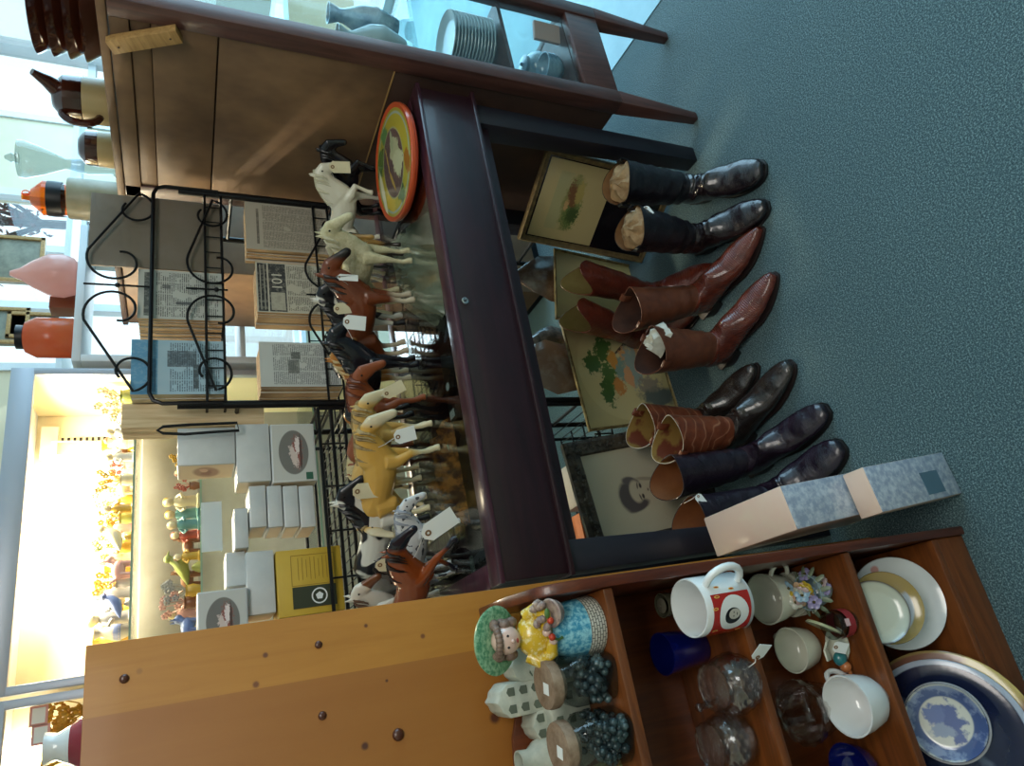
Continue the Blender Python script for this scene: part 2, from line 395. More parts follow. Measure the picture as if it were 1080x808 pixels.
for (x, y, w, d, rz, c, lab, nm) in ((449, 365, .028, .12, .5, '5c6a78', 'long thin grey knife lying slantwise under the glass', 'knife'), (440, 400, .02, .20, .05, '4c5a5e', 'grey steel ruler under the middle of the glass', 'ruler'),
                                     (452, 560, .1, .06, .2, '8c7060', 'small brown printed card under the glass at the left end', 'card'), (492, 600, .05, .07, .1, '6a7a74', 'small greenish glass slab under the glass at the left front corner', 'glass_slab')):
    p = at(x, y, Z=.81); mm = MB()
    if nm == 'knife': mm.prism([(-.012, -.11), (.012, -.11), (.009, .02), (.011, .1), (0, .13), (-.008, .1), (-.009, .02)], 0, .006, 'z')
    else: mm.box((0, 0, .003), (w, d, .006))
    place(mm, nm, pm('m_' + nm, c, .35), lab, nm.replace('_', ' '), (p.x, max(p.y, 1.36) if nm != 'knife' else 1.60, .799), rz, bevel=.001)
for (x, y, rz, lab) in ((473, 408, .3, 'tiny white oval price tag under the glass'), (478, 437, .05, 'small rectangular white price tag under the glass')):
    p = at(x, y, Z=.82); m = MB(); m.box((0, 0, .0010), (.022, .034, .001)) if 'rect' in lab else m.lathe([(.0, 0), (.012, 0), (.012, .001), (0, .001)], 14)
    place(m, 'price_tag', M['tagw'], lab, 'price tag', (p.x, p.y, .822), rz); 
    place(MB().box((0, 0, .0115), (.04, .05, .023)), 'jewellery_box', pm('jb', '2a1c16' if rz > .1 else '3c3226', .6), 'small dark box carrying the %s' % lab.replace(' under the glass', ''), 'box', (p.x, p.y, .798), rz, bevel=.002)

# ================================================================== decorated round tin
d = thing('round_tin', 'round orange-rimmed tin with a yellow, green and white pictorial lid, on the glass top', 'tin')
m = MB(); R0 = .157
m.lathe([(0, 0), (R0 - .004, 0), (R0, .004), (R0, .016), (0, .016)], 64)
m.build('tin_body', pm('orange_enamel', 'a83c1c', .3, coat=.4), d)
m = MB(); m.lathe([(R0 + .002, .010), (R0 + .003, .018), (R0 + .001, .0215), (R0 - .004, .0215), (R0 - .008, .019), (R0 - .012, .019)], 64)
m.build('tin_rim', pm('red_enamel', 'c4522c', .25, coat=.5), d)
m = MB(); rg = [(R0 - .012) * cos(2 * pi * k / 64) for k in range(64)]; rs = [(R0 - .012) * sin(2 * pi * k / 64) for k in range(64)]
m.add([(a, b, .019) for a, b in zip(rg, rs)], [tuple(range(64))])
o = m.build('tin_lid', blobs('tin_picture', 'a8a03c', [
    (0, 0, .136, .136, 0, '9fb0a0', .03), (0, 0, .130, .130, 0, 'b4a638', .02), (.06, .09, .05, .03, 120, '5f7a3c', .3, 1.2), (-.08, .06, .04, .03, 40, 'd4b848', .2, 1.2),
    (-.10, -.02, .035, .03, 0, '3f6a3c', .3, 1.2), (-.03, .115, .08, .012, 5, 'e8e4c0', .4, .5), (.10, .03, .03, .03, 0, '5c8a50', .3, 1.2), (-.06, -.10, .03, .02, 0, 'a86c28', .3, 1.2),
    (.0, 0, .100, .086, 0, 'a8a878', .04), (0, 0, .096, .082, 0, '6a5450', .03), (.02, -.03, .07, .035, 15, 'b8b890', .12, 1.1), (-.01, -.035, .04, .03, 40, 'c8c8a0', .2, 1.1), (.06, -.015, .03, .016, 0, 'a8b088', .2, 1.1),
    (-.03, .03, .045, .006, 20, 'b49a50', .3, 1.2), (.02, .04, .045, .005, 5, 'b49a50', .3, 1.2)], kind='Object', rough=.25, coat=.6), d)
pF = at(443, 166, Z=.945); pB = at(406, 168, Z=.96); c0 = (pF + pB) / 2
d.location = (1.345, 1.455, .955); d.rotation_euler = (radians(1), radians(-4), radians(-8))

# ================================================================== tall cabinet at right
t = thing('china_cabinet', 'tall brown china cabinet on tapered legs, its boarded back facing the horses', 'cabinet', (1.705, 1.58, 0))
CX0, CX1, CY0, CY1, CZ = 1.505, 1.915, 1.240, 1.920, 1.675
lb = lambda mb, *a: lbox(mb, *a, o=t)
for x, y in ((CX0, CY0), (CX1 - .05, CY0), (CX0, CY1 - .05), (CX1 - .05, CY1 - .05)):
    m = MB(); cx, cy = x + .025, y + .025
    m.hexa([L((cx + i * .014, cy + j * .014, 0), t) for i, j in ((-1, -1), (1, -1), (1, 1), (-1, 1))], [L((cx + i * .025, cy + j * .025, .30), t) for i, j in ((-1, -1), (1, -1), (1, 1), (-1, 1))])
    lb(m, x, x + .05, y, y + .05, .30, CZ - .02); m.build('post', M['cabwood'], t, .003)
for y in (CY0 + .004, CY1 - .034):
    m = MB(); lb(m, CX0 + .05, CX1 - .05, y, y + .03, .30, .415); m.build('rail', M['cabwood'], t, .003)
    m = MB(); lb(m, CX0 + .05, CX1 - .05, y, y + .03, CZ - .1, CZ - .02); m.build('rail', M['cabwood'], t, .003)
m = MB(); lb(m, CX1 - .034, CX1 - .004, CY0 + .05, CY1 - .05, .30, .415); m.build('rail', M['cabwood'], t, .003)
m = MB(); lb(m, CX0 - .004, CX1 + .01, CY0 - .008, CY1 + .008, CZ - .02, CZ); m.build('top_board', M['cabpanel'], t, .003)
zs = [at(x, 110, X=CX0).z for x in (143, 162)] + [1.425]
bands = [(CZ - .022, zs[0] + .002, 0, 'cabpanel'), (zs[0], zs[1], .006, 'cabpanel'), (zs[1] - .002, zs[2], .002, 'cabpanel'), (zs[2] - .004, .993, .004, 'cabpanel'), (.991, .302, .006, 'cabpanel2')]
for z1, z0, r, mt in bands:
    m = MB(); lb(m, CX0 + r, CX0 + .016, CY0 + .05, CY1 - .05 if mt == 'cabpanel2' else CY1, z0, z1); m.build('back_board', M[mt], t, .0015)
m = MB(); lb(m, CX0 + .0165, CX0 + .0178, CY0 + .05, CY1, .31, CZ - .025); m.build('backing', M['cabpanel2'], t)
m = MB(); lb(m, CX0 + .003, CX0 + .012, CY0 + .05, CY1 - .05, .990, .994); m.build('batten', M['block'], t)
for z in (.415, .64, .93, 1.27):
    m = MB(); lb(m, CX0 + .018, CX1 - .036, CY0 + .036, CY1 - .036, z - .012, z); m.build('shelf', M['cabwood'] if z < .8 else M['glass'], t)
for (a, b, e, f) in ((CX0 + .05, CX1 - .05, CY0 + .015, CY0 + .019), (CX0 + .05, CX1 - .05, CY1 - .019, CY1 - .015), (CX1 - .02, CX1 - .016, CY0 + .05, CY1 - .05)):
    m = MB(); lb(m, a, b, e, f, .415, CZ - .1); m.build('glass_pane', M['glass'], t)
a, b = at(116, 44, X=CX0), at(189, 32, X=CX0); c = (a + b) / 2; dv = b - a
m = MB(); m.box((0, 0, 0), (.022, .036, dv.length)); 
for s in (-1, 1): m.lathe([(0, 0), (.0035, 0), (.0035, .0015), (0, .0015)], 10, 1, T(-.0115, 0, s * .06, ry=radians(-90)))
o = m.build('turn_block', [M['block'], M['cabpanel2']], t, .003); o['label'] = 'raw pale wooden block screwed to the back'
o.location = L((CX0 - .011, c.y, c.z), t); o.rotation_euler = (atan2(-(dv.y), dv.z) + pi, 0, 0)

# ------------------------------------------------------------------ things inside the cabinet
blueglaze = pm('blue_white_glaze', '9fc0d0', .2, c2='4c7894', scale=20, coat=.5)
greyglaze = pm('grey_glaze', 'a8b8be', .25, coat=.3)
def plate_mb(r, h=.02, rim=.3, seg=40, m=0, wav=0):
    fn = (lambda a, z: 1 + wav * cos(a * 24)) if wav else None
    mb = MB(); mb.lathe([(0, .003), (r * .55, .003), (r * .6, 0), (r * .62, .002), (r * .98, h - .002), (r, h), (r * .985, h + .002), (r * (1 - rim) , h * .4), (r * .6, .006), (0, .006)], seg, m, fn=fn); return mb
for k in range(13):
    place(plate_mb(.088, .018), 'plate', greyglaze, 'pale plate in the tall stack on the middle cabinet shelf', 'plate', (1.765, 1.365, .642 + k * .0105), 0, 'plates stacked on the middle cabinet shelf', sharp=60)
def pot_mb(r, h, kind='jar', m=0):
    mb = MB()
    P = {'jar': [(0, 0), (.7, 0), (.95, .2), (1, .5), (.85, .75), (.55, .86), (.6, 1), (.52, 1), (.48, .87), (.8, .72), (.9, .5), (.85, .2), (0, .05)],
         'vase': [(0, 0), (.5, 0), (.6, .05), (1, .35), (.9, .55), (.45, .78), (.4, .85), (.65, 1), (.6, 1), (.35, .85), (.4, .78), (.8, .5), (0, .1)],
         'cup': [(0, .02), (.5, .02), (.55, 0), (.62, .03), (.85, .3), (.96, .7), (1, 1), (.94, 1), (.9, .7), (.78, .3), (.5, .1), (0, .08)],
         'tumbler': [(0, 0), (.8, 0), (.86, .03), (1, 1), (.94, 1), (.8, .08), (0, .08)],
         'bowl': [(0, .03), (.35, .03), (.4, 0), (.45, .05), (.75, .35), (.93, .7), (1, 1), (.96, 1), (.87, .7), (.68, .38), (.3, .14), (0, .1)],
         'crock': [(0, 0), (.95, 0), (1, .04), (1, .5), (.98, .55), (.97, .8), (.8, .95), (.45, 1), (.4, 1), (.4, .95), (.75, .9), (.88, .7), (.88, .06), (0, .06)]}[kind]
    return mb.lathe([(a * r, b * h) for a, b in P], 28, m)
def handle_mb(r, h, R=.6, t=.006, m=0, mb=None, ang=0, z=.5):
    mb = mb or MB(); pts = []
    for k in range(11):
        a = -pi / 2 + pi * k / 10; pts.append((r + R * r * cos(a), 0, z * h + .32 * h * sin(a)))
    return mb.tube([(T(rz=ang) @ Vector(p)) for p in pts], t, 8, m)
def vessel(name, kind, r, h, loc, mat, label, cat, handle=0, rz=0, group=None, tilt=None, lidm=None, hR=.6, ht=.006):
    t = thing(name, label, cat, loc, rz, group)
    if tilt: t.rotation_euler = tilt
    pot_mb(r, h, kind).build('body', mat, t, sharp=60)
    if handle: handle_mb(r * .93, h, hR, ht).build('handle', mat, t)
    if lidm:
        m = MB(); m.lathe([(0, h * 1.14), (r * .1, h * 1.13), (r * .13, h * 1.08), (r * .08, h * 1.05), (r * .4, h * 1.03), (r * .62, h), (0, h)], 24); m.build('lid', lidm, t)
    return t
vessel('cup', 'cup', .04, .06, (1.60, 1.37, .417), blueglaze, 'blue and white cup on the bottom cabinet shelf beside the corner post', 'cup', 1, 2.6)
for k in range(3): vessel('small_bowl', 'bowl', .045, .04, (1.705, 1.335, .417 + k * .014), blueglaze, 'small blue-white bowl nested in the pile on the bottom cabinet shelf', 'bowl', group='nested bowls on the bottom cabinet shelf')
vessel('teapot', 'jar', .05, .09, (1.78, 1.40, .417), blueglaze, 'round blue teapot on the bottom cabinet shelf', 'teapot', 1, .5, lidm=blueglaze)
vessel('pitcher', 'vase', .055, .19, (1.66, 1.345, .932), greyglaze, 'grey-white pitcher on the upper cabinet shelf', 'pitcher', 1, .7)
vessel('vase', 'vase', .045, .20, (1.78, 1.37, .932), blueglaze, 'slim blue vase on the upper cabinet shelf', 'vase')
vessel('cruet', 'vase', .025, .10, (1.625, 1.33, .642), pm('speckled', 'c8b8b0', .3), 'small speckled cruet left of the plate stack in the cabinet', 'cruet')
vessel('serving_bowl', 'bowl', .07, .07, (1.72, 1.60, .642), blueglaze, 'blue serving bowl behind the plate stack in the cabinet', 'bowl')
vessel('glass_vase', 'vase', .05, .22, (1.70, 1.60, .932), greyglaze, 'tall pale vase at the back of the upper cabinet shelf', 'vase')
o = place(plate_mb(.075, .014), 'plate', pm('olive_pl', '6a7450', .3, coat=.4), 'olive plate leaning inside the lower cabinet shelf', 'plate', (1.80, 1.52, .492)); o.rotation_euler = (radians(74), 0, .3)
o = place(MB().box((0, 0, .045), (.06, .012, .09)), 'picture_card', blobs('pcard', 'c09a8c', [(.5, .5, .3, .3, 0, '54424c', .2)], kind='Generated'), 'small pink picture card standing in the lower cabinet', 'card', (1.82, 1.30, .417), -.3)

# ------------------------------------------------------------------ on top of the cabinet
brown = pm('brown_glaze', '2a120c', .12, c2='4a2010', scale=4, coat=.6); tan = pm('tan_glaze', 'a89468', .35)
def crock(name, r, h, loc, label, cat, band=.48, spout=False, handle=0, rz=0, top='jug'):
    t = thing(name, label, cat, loc, rz)
    m = MB(); m.lathe([(0, 0), (r * .95, 0), (r, .01), (r, h * band)], 32); m.build('lower_body', tan, t)
    m = MB()
    if top == 'jug': m.lathe([(r, h * band), (r * 1.01, h * (band + .03)), (r * .98, h * .8), (r * .7, h * .93), (r * .5, h), (r * .42, h), (r * .6, h * .9), (r * .85, h * .75)], 32)
    else: m.lathe([(r, h * band), (r * 1.0, h * .6), (r * .75, h * .85), (r * .5, h), (r * .4, h), (r * .6, h * .85)], 32)
    m.build('upper_body', brown, t)
    if spout:
        m = MB(); m.tube([(-r * .45, 0, h * .88), (-r * .9, 0, h * 1.05), (-r * 1.3, 0, h * 1.25)], [r * .42, r * .28, r * .14], 12); m.build('spout', brown, t)
    if handle: handle_mb(r * .95, h, .55, .010, ang=handle).build('handle', brown, t)
    return t
zc = CZ
# ribbed stack of brown bowls
for k in range(4):
    m = MB(); R = .132; m.lathe([(0, 0), (R * .78, 0), (R * .86, .008), (R, .032), (R * 1.02, .038), (R * .98, .040), (R * .8, .01), (0, .01)], 40)
    q = at(95 - k * 11, 20, X=1.70)
    place(m, 'bowl', brown, ['lowest', 'second lowest', 'second highest', 'topmost'][k] + ' dark brown glazed bowl in the stack on the cabinet', 'bowl', (1.655, 1.392, zc + k * .034), 0, 'brown bowls stacked on the cabinet', sharp=60)
crock('jug', .060, .135, (1.600, 1.655, zc), 'large brown and tan stoneware jug with a spout on the cabinet top', 'jug', spout=True, handle=radians(100), rz=radians(85))
crock('jug', .05, .095, (1.595, 1.835, zc), 'small brown and tan stoneware pot beside the larger jug', 'jug', handle=0)

# ================================================================== wrought iron newspaper rack
RY, RB = 1.835, 2.06
A = lambda x, y, Y=RY: at(x, y, Y=Y)
xl, xr = A(300, 426).x, A(300, 213).x
t = thing('newspaper_rack', 'black wrought iron two-tier newspaper rack with scroll ornaments behind the horses', 'rack', ((xl + xr) / 2, (RY + RB) / 2, 0))
Lt = lambda p: tuple(Vector(p) - t.location)
zt1 = A(235, 300).z; zt2 = A(352, 300).z
for x in (xl, xr):
    MB().tube([Lt((x, RY, 0)), Lt((x, RY, A(187, 420).z))], .011, 10).build('post', M['black'], t)
    MB().tube([Lt((x, RB, 0)), Lt((x, RB, zt1 + .02))], .009, 10).build('post', M['black'], t)
ztop = A(160, 300).z
m = MB(); r = .03; pts = []
zlo = A(235, 420).z
for (x, z) in ((xl, zlo), (xl, ztop - r), (xl + r * .3, ztop - r * .3), (xl + r, ztop), (xr - r, ztop), (xr - r * .3, ztop - r * .3), (xr, ztop - r), (xr, zlo)): pts.append(Lt((x, RY - .012, z)))
m.tube(pts, .0055, 8).build('top_bar', M['black'], t)
def scroll_pts(cx, cz, r0, a0, turns, ccw=1, n=26, shrink=.35):
    return [(cx + (r0 * (1 - (1 - shrink) * k / n)) * cos(a0 + ccw * turns * 2 * pi * k / n), cz + (r0 * (1 - (1 - shrink) * k / n)) * sin(a0 + ccw * turns * 2 * pi * k / n)) for k in range(n + 1)]
def ornament(zb, zt, x0, x1, Y, name='scroll'):
    # a pair of mirrored S-scrolls meeting in the middle: curl at the outer foot, long diagonal, large curl at the top centre
    cx = (x0 + x1) / 2; hw = (x1 - x0) / 2; H = zt - zb
    for s in (-1, 1):
        R = hw * .24; r = hw * .17
        top = scroll_pts(-R * 1.02, H - R, R, pi * .62, .80, -1)        # curl next to the centre line
        top = [(a, b) for a, b in top]
        foot = scroll_pts(-hw + r * 1.25, r * .8 , r, pi * 1.05, .82, 1, shrink=.5)
        p = list(reversed(top))[::1] + foot
        pts = [Lt((cx - s * a, Y, zb + b)) for a, b in p]
        MB().tube(pts, .0036, 6).build(name, M['black'], t)
    MB().tube([Lt((cx, Y, zb)), Lt((cx, Y, zt))], .003, 6).build('stay', M['black'], t)
    MB().ball(Lt((cx, Y, zt - hw * .24)), .007).build('collar', M['black'], t)
ornament(ztop + .001, A(88, 310).z, xl + .02, xr - .02, RY - .012)
ornament(A(240, 310).z, A(196, 310).z, xl + .02, xr - .02, RY - .016)
ornament(A(372, 310).z, A(322, 310).z, xl + .02, xr - .02, RY - .016)
for zt, h in ((zt1, .045), (zt2, .045)):
    m = MB()
    for z in (zt, zt + h):
        m.tube([Lt(p) for p in ((xl, RY - .004, z), (xr, RY - .004, z), (xr, RB, z), (xl, RB, z))], .0035, 6, closed=True)
    n = 13
    for k in range(1, n):
        x = xl + (xr - xl) * k / n; m.tube([Lt((x, RY - .004, zt + h)), Lt((x, RY - .004, zt)), Lt((x, RB, zt)), Lt((x, RB, zt + h))], .0022, 5)
    for q in (.33, .66): m.tube([Lt((xl, RY + (RB - RY) * q, zt)), Lt((xr, RY + (RB - RY) * q, zt))], .0026, 5)
    m.build('wire_basket', M['black'], t)
for x in (xl, xr):
    for z in (.30, zt2 - .03, zt1 - .03): MB().tube([Lt((x, RY, z)), Lt((x, RB, z))], .006, 8).build('cross_bar', M['black'], t)

# ------------------------------------------------------------------ newspapers, every one an object, each pile of its own
edge = pm('paper_edges', 'b49a72', .8, c2='8a6c48', scale=40, stretch=(3, 1, .2)); edge2 = pm('paper_edges_pale', 'd0bd98', .8, c2='b49c74', scale=40, stretch=(3, 1, .2))
def newspaper_mesh(w, h, d, front, side):
    m = MB(); g = .0015
    m.box((0, 0, h / 2), (w, d, h), 1); m.quad([(-w / 2, -d / 2 - .0004, 0), (w / 2, -d / 2 - .0004, 0), (w / 2, -d / 2 - .0004, h), (-w / 2, -d / 2 - .0004, h)], 0)
    me = m.mesh('newspaper', [front, side]); return me
def pile(x0, x1, xpx_top, ybot_z, front, lab, n, short, d=.011, h=None, side=edge, head=None, jx=.004):
    h = h or (A(xpx_top, 330).z - ybot_z)
    w = x1 - x0; y = RY + .006
    plain = newsprint('newsprint_plain_%d' % len(bpy.data.materials))
    m1 = newspaper_mesh(w, h, d, front, side); m2 = newspaper_mesh(w, h * .99, d, plain, side)
    for k in range(n):
        o = bpy.data.objects.new('newspaper', m1 if k == 0 else m2); COL.objects.link(o)
        o.location = ((x0 + x1) / 2 + (random.uniform(-jx, jx) if k else 0), y + d / 2, ybot_z + .003); y += d + .0006
        if k == 0: tag(o, lab, 'newspaper'); first = o
        else: tag(o, 'folded newspaper in the yellowed pile behind the %s newspaper of the %s rack tier' % short, 'newspaper', 'newspapers behind the %s one of the %s tier' % short)
    return first
X = lambda y, x=250: A(x, y).x
# upper tier
brd = thing('backing_board', 'plain grey-brown board standing in plastic at the right of the upper rack tier', 'board', (0, 0, 0))
x0, x1 = X(281, 160), X(207, 160); z0, z1 = zt1 + .004, A(93, 250).z
brd.location = ((x0 + x1) / 2, RY + .012, z0)
MB().box((0, 0, (z1 - z0) / 2), (x1 - x0, .006, z1 - z0)).build('board', pm('grey_board', '7a6a5a', .6, c2='86766a', scale=6), brd, .001)
m = MB(); m.quad([(-(x1 - x0) / 2 - .002, -.006, -.002), ((x1 - x0) / 2 + .002, -.006, -.002), ((x1 - x0) / 2 + .002, -.006, z1 - z0 + .004), (-(x1 - x0) / 2 - .002, -.006, z1 - z0 + .004)])
m.build('plastic_sleeve', M['glass'], brd)
n1 = newsprint('newsprint_grey', 'b2b4ac', '3c3e3e', 4, 40, .80, pic=[(.06, .94, .86, .93, '4e5250'), (.30, .36, .38, .55, '56585a'), (.62, .70, .62, .72, '6a6c6c'), (.62, .68, .30, .38, '4a4c4c')])
pile(X(336, 190), X(285, 190), 146, zt1, n1, 'grey newspaper in the middle of the upper rack tier', 10, ('middle grey', 'upper'))
n2 = newsprint('newsprint_blue', '8fb2c4', '3a4a56', 4, 40, .6, tint='a8bcc4', dens=.38, pic=[(0, 1, .72, 1, '5a92b4'), (.05, .65, .74, .80, '3f7496'), (.5, .8, .3, .62, '58646c'), (.1, .5, .12, .2, '4a5458'), (.1, .55, .28, .34, '4a5458')])
pile(X(415, 190), X(358, 190), 141, zt1, n2, 'newspaper with a blue masthead at the left of the upper rack tier', 9, ('blue', 'upper'), side=edge2)
# lower tier
n3 = newsprint('newsprint_small', 'aaa292', '5c564c', 5, 60, .80, dens=.3, pic=[(.12, .86, .84, .87, '6a645a')])
pile(X(264, 300), X(215, 300), 264, zt2, n3, 'closely printed newspaper at the right of the lower rack tier', 7, ('right-hand', 'lower'))
n4 = newsprint('newsprint_advert', 'b6b2a2', '3c3c3a', 3, 46, .60, pic=[(.02, .98, .86, .98, '2c2e30'), (.05, .95, .89, .90, 'b0ac9c'), (.05, .95, .94, .95, 'b0ac9c'), (.02, .98, .62, .84, '36383a'), (.05, .40, .64, .82, 'a8a494')])
q4 = pile(X(329, 300), X(277, 300), 273, zt2, n4, 'newspaper with a dark advert and a large 101 in the lower rack tier', 9, ('dark-headed', 'lower'), side=edge)
n5 = newsprint('newsprint_pale', 'b8bcb8', '55585a', 3, 46, .84, dens=.36, pic=[(.30, .60, .52, .66, '70746f'), (.62, .78, .5, .62, '606460')])
pile(X(407, 300), X(360, 300), 273, zt2, n5, 'pale newspaper in plastic at the left of the lower rack tier', 10, ('left-hand pale', 'lower'), side=edge)
def text(s, size, mat, parent, loc, rot=(radians(90), 0, 0), ext=.0003, name='lettering'):
    cu = bpy.data.curves.new('txt', 'FONT'); cu.body = s; cu.size = size; cu.extrude = ext; cu.align_x = 'CENTER'; cu.align_y = 'CENTER'
    o = bpy.data.objects.new('tmp', cu); COL.objects.link(o); dg = bpy.context.evaluated_depsgraph_get(); dg.update()
    me = bpy.data.meshes.new_from_object(o.evaluated_get(dg)); bpy.data.objects.remove(o); bpy.data.curves.remove(cu)
    me.materials.clear(); me.materials.append(mat)
    q = bpy.data.objects.new(name, me); COL.objects.link(q)
    if parent: q.parent = parent
    q.location = loc; q.rotation_euler = rot; return q
hh = A(273, 300).z - zt2
text('101', .042, pm('print_white', 'c8c4b4', .6), q4, (.022, -.0065, hh * .74))
stock = pm('extra_pile', 'dcc6a0', .8, c2='c0a47c', scale=30, stretch=(3, 1, .2))
# tall pile sticking out behind, left of the blue newspaper, and the one behind the middle of the lower tier
for (ya, yb, xt, zb, n, lab) in ((449, 425, 128, zt1 - .10, 7, 'loose yellowed newspaper in the pile left of the rack'), ):
    x0, x1 = A(200, ya, RY + .05).x, A(200, yb, RY + .05).x; m2 = newspaper_mesh(x1 - x0, A(xt, 440, RY + .05).z - zb, .012, stock, edge2)
    for k in range(n):
        o = bpy.data.objects.new('newspaper', m2); COL.objects.link(o); o.location = ((x0 + x1) / 2 + random.uniform(-.006, .006), RY + .06 + k * .0125, zb)
        tag(o, lab, 'newspaper', 'loose newspapers left of the rack')

# ================================================================== left wire rack with boxed goods
bx0, bx1 = A(345, 720).x, A(345, 432).x
gz = A(372, 545).z
t2 = thing('wire_shelf_unit', 'black wire shelf unit carrying the stacked white boxes, left of the newspapers', 'shelf unit', ((bx0 + bx1) / 2, 1.98, 0))
Lt2 = lambda p: tuple(Vector(p) - t2.location)
for z, nm in ((gz, 1), (.62, 0), (.22, 0)):
    m = MB(); Y0, Y1 = RY - .01, 2.16
    for q in (0, .035, .07) if nm else (0, .05):
        m.tube([Lt2(p) for p in ((bx0, Y0, z + q), (bx1, Y0, z + q), (bx1, Y1, z + q), (bx0, Y1, z + q))], .0048 if nm else .003, 6, closed=True)
    k = 0
    while bx0 + k * .03 < bx1:
        x = bx0 + k * .03; m.tube([Lt2((x, Y0, z)), Lt2((x, Y1, z))], .0018, 5)
        if k % 4 == 0: m.tube([Lt2((x, Y0, z)), Lt2((x, Y0, z + .07))], .003, 5)
        k += 1
    for q in (.25, .5, .75): m.tube([Lt2((bx0, Y0 + (Y1 - Y0) * q, z)), Lt2((bx1, Y0 + (Y1 - Y0) * q, z))], .003, 5)
    m.build('wire_shelf', M['black'], t2)
for x in (bx0, bx1):
    for y in (RY - .01, 2.16): MB().tube([Lt2((x, y, 0)), Lt2((x, y, gz + .07 if y < 2 else gz + .3))], .006, 8).build('post', M['black'], t2)
m = MB(); m.tube([Lt2(A(x, y, RY - .016)) for x, y in ((250, 446), (200, 448), (172, 450), (166, 454), (172, 457), (195, 458), (220, 456), (252, 454))], .004, 6, closed=True); m.build('hoop', M['black'], t2)
oval = [(.5, .5, .40, .36, 0, '6c6a66', .05), (.5, .42, .28, .12, 0, '8a4a40', .3, 1.2), (.42, .5, .2, .08, 20, 'c8b8b0', .2, 1.2), (.62, .40, .16, .07, 0, 'd8ccc8', .2, 1.2), (.5, .33, .3, .03, 0, '4c3430', .2, .6)]
M['ovalprint'] = blobs('oval_print', 'b9bab4', oval, rough=.35, coat=.3)
M['ovalprint2'] = blobs('oval_print_small', 'd8c09c', [(.5, .5, .36, .24, 10, 'a07a64', .3), (.45, .5, .2, .1, 0, '8a5c4c', .4, .8), (.62, .55, .12, .08, 0, 'c8a088', .3, .8)], rough=.4)
M['yellow'] = pm('yellow_card', 'c2a238', .5, c2='b8982e', scale=6)
def gift_box(x0, x1, y0, y1, Y, depth, label, front='boxwhite', side='boxcream', print_=None, pside=None, group=None, name='gift_box'):
    a = at(x1, y1, Y=Y); b = at(x0, y0, Y=Y); xm = (x0 + x1) / 2
    X0, X1 = at(xm, y1, Y=Y).x, at(xm, y0, Y=Y).x; ym = (y0 + y1) / 2; Z0, Z1 = at(x1, ym, Y=Y).z, at(x0, ym, Y=Y).z
    w, h = X1 - X0, Z1 - Z0
    t = thing(name, label, 'box', ((X0 + X1) / 2, Y + depth / 2, Z0), 0, group)
    m = MB(); m.box((0, 0, h / 2), (w, depth, h)); o = m.build('carton', M[front], t, .003)
    m = MB(); m.quad([(-w / 2 - .0006, depth / 2 - .004, .004), (-w / 2 - .0006, -depth / 2 + .004, .004), (-w / 2 - .0006, -depth / 2 + .004, h - .004), (-w / 2 - .0006, depth / 2 - .004, h - .004)])
    m.build('side_panel', M[pside or side], t)
    if print_:
        m = MB(); m.quad([(-w / 2 + .004, -depth / 2 - .0006, .004), (w / 2 - .004, -depth / 2 - .0006, .004), (w / 2 - .004, -depth / 2 - .0006, h - .004), (-w / 2 + .004, -depth / 2 - .0006, h - .004)])
        m.build('printed_panel', M[print_], t)
    return t, w, h, depth
G = gift_box
G(187, 248, 451, 490, RY + .01, .12, 'white plastic-wrapped box, topmost of the boxes beside the newspapers', pside='ovalprint2')
G(249, 285, 447, 508, RY + .01, .10, 'flat grey-white box under the topmost box')
t_, w, h, dp = G(286, 333, 447, 508, RY + .01, .10, 'grey box with an oval horse-team picture, just above the wire rail', print_='ovalprint')
MB().box((-w / 2 + .014, -dp / 2 - .001, .02), (.02, .001, .018)).build('sticker', pm('green_sticker', '2c5c48', .5), t_)
for k, (a, b) in enumerate(((263, 281), (282, 298), (299, 315), (316, 332))):
    G(a, b, 512, 556, RY + .02, .12, ['highest', 'second highest', 'third highest', 'lowest'][k] + ' thin white box of the four stacked left of the horse-team box', group='thin white boxes', pside='boxcream')
G(247, 262, 536, 578, RY + .03, .10, 'small white box with rounded corners on top of the thin boxes')
G(238, 259, 582, 618, RY + .05, .10, 'small white carton with yellow lettering behind the large plain white box', pside='boxwhite')
G(260, 290, 581, 648, RY + .02, .12, 'large plain white box on top of the yellow box')
t_, w, h, dp = G(292, 362, 578, 648, RY + .015, .12, 'yellow box with a dark green panel and round emblem, behind the wire rail', front='yellow', pside='yellow')
m = MB(); lw = .0014
for (a, b, c, d_) in ((-.30, .42, .58, .58), (-.30, .42, .12, .12)): pass
def rectline(mb, x0, x1, z0, z1, y, lw=.0012):
    for (cx, cz, sx, sz) in (((x0 + x1) / 2, z0, x1 - x0, lw), ((x0 + x1) / 2, z1, x1 - x0, lw), (x0, (z0 + z1) / 2, lw, z1 - z0), (x1, (z0 + z1) / 2, lw, z1 - z0)): mb.box((cx, y, cz), (sx, .0006, sz))
gm = pm('dark_green_ink', '2e3420', .5)
rectline(m, -w * .06, w * .40, h * .12, h * .78, -dp / 2 - .0006)
for k in range(9): m.box((w * .19, -dp / 2 - .0006, h * .18 + k * h * .062), (w * .34 * (1 if k % 3 else .8), .0006, .0012))
m.build('printed_text', pm('brown_ink', '8a6a20', .6), t_)
m = MB(); m.box((-w * .24, -dp / 2 - .001, h * .45), (w * .32, .001, h * .66)); ep_ = m.build('emblem_panel', gm, t_)
m = MB(); m.lathe([(w * .10, -.0005), (w * .12, -.0005), (w * .12, .0008), (w * .10, .0008), (w * .10, -.0005)], 24, 0, T(-w * .24, -dp / 2 - .0015, h * .38, rx=radians(90)))
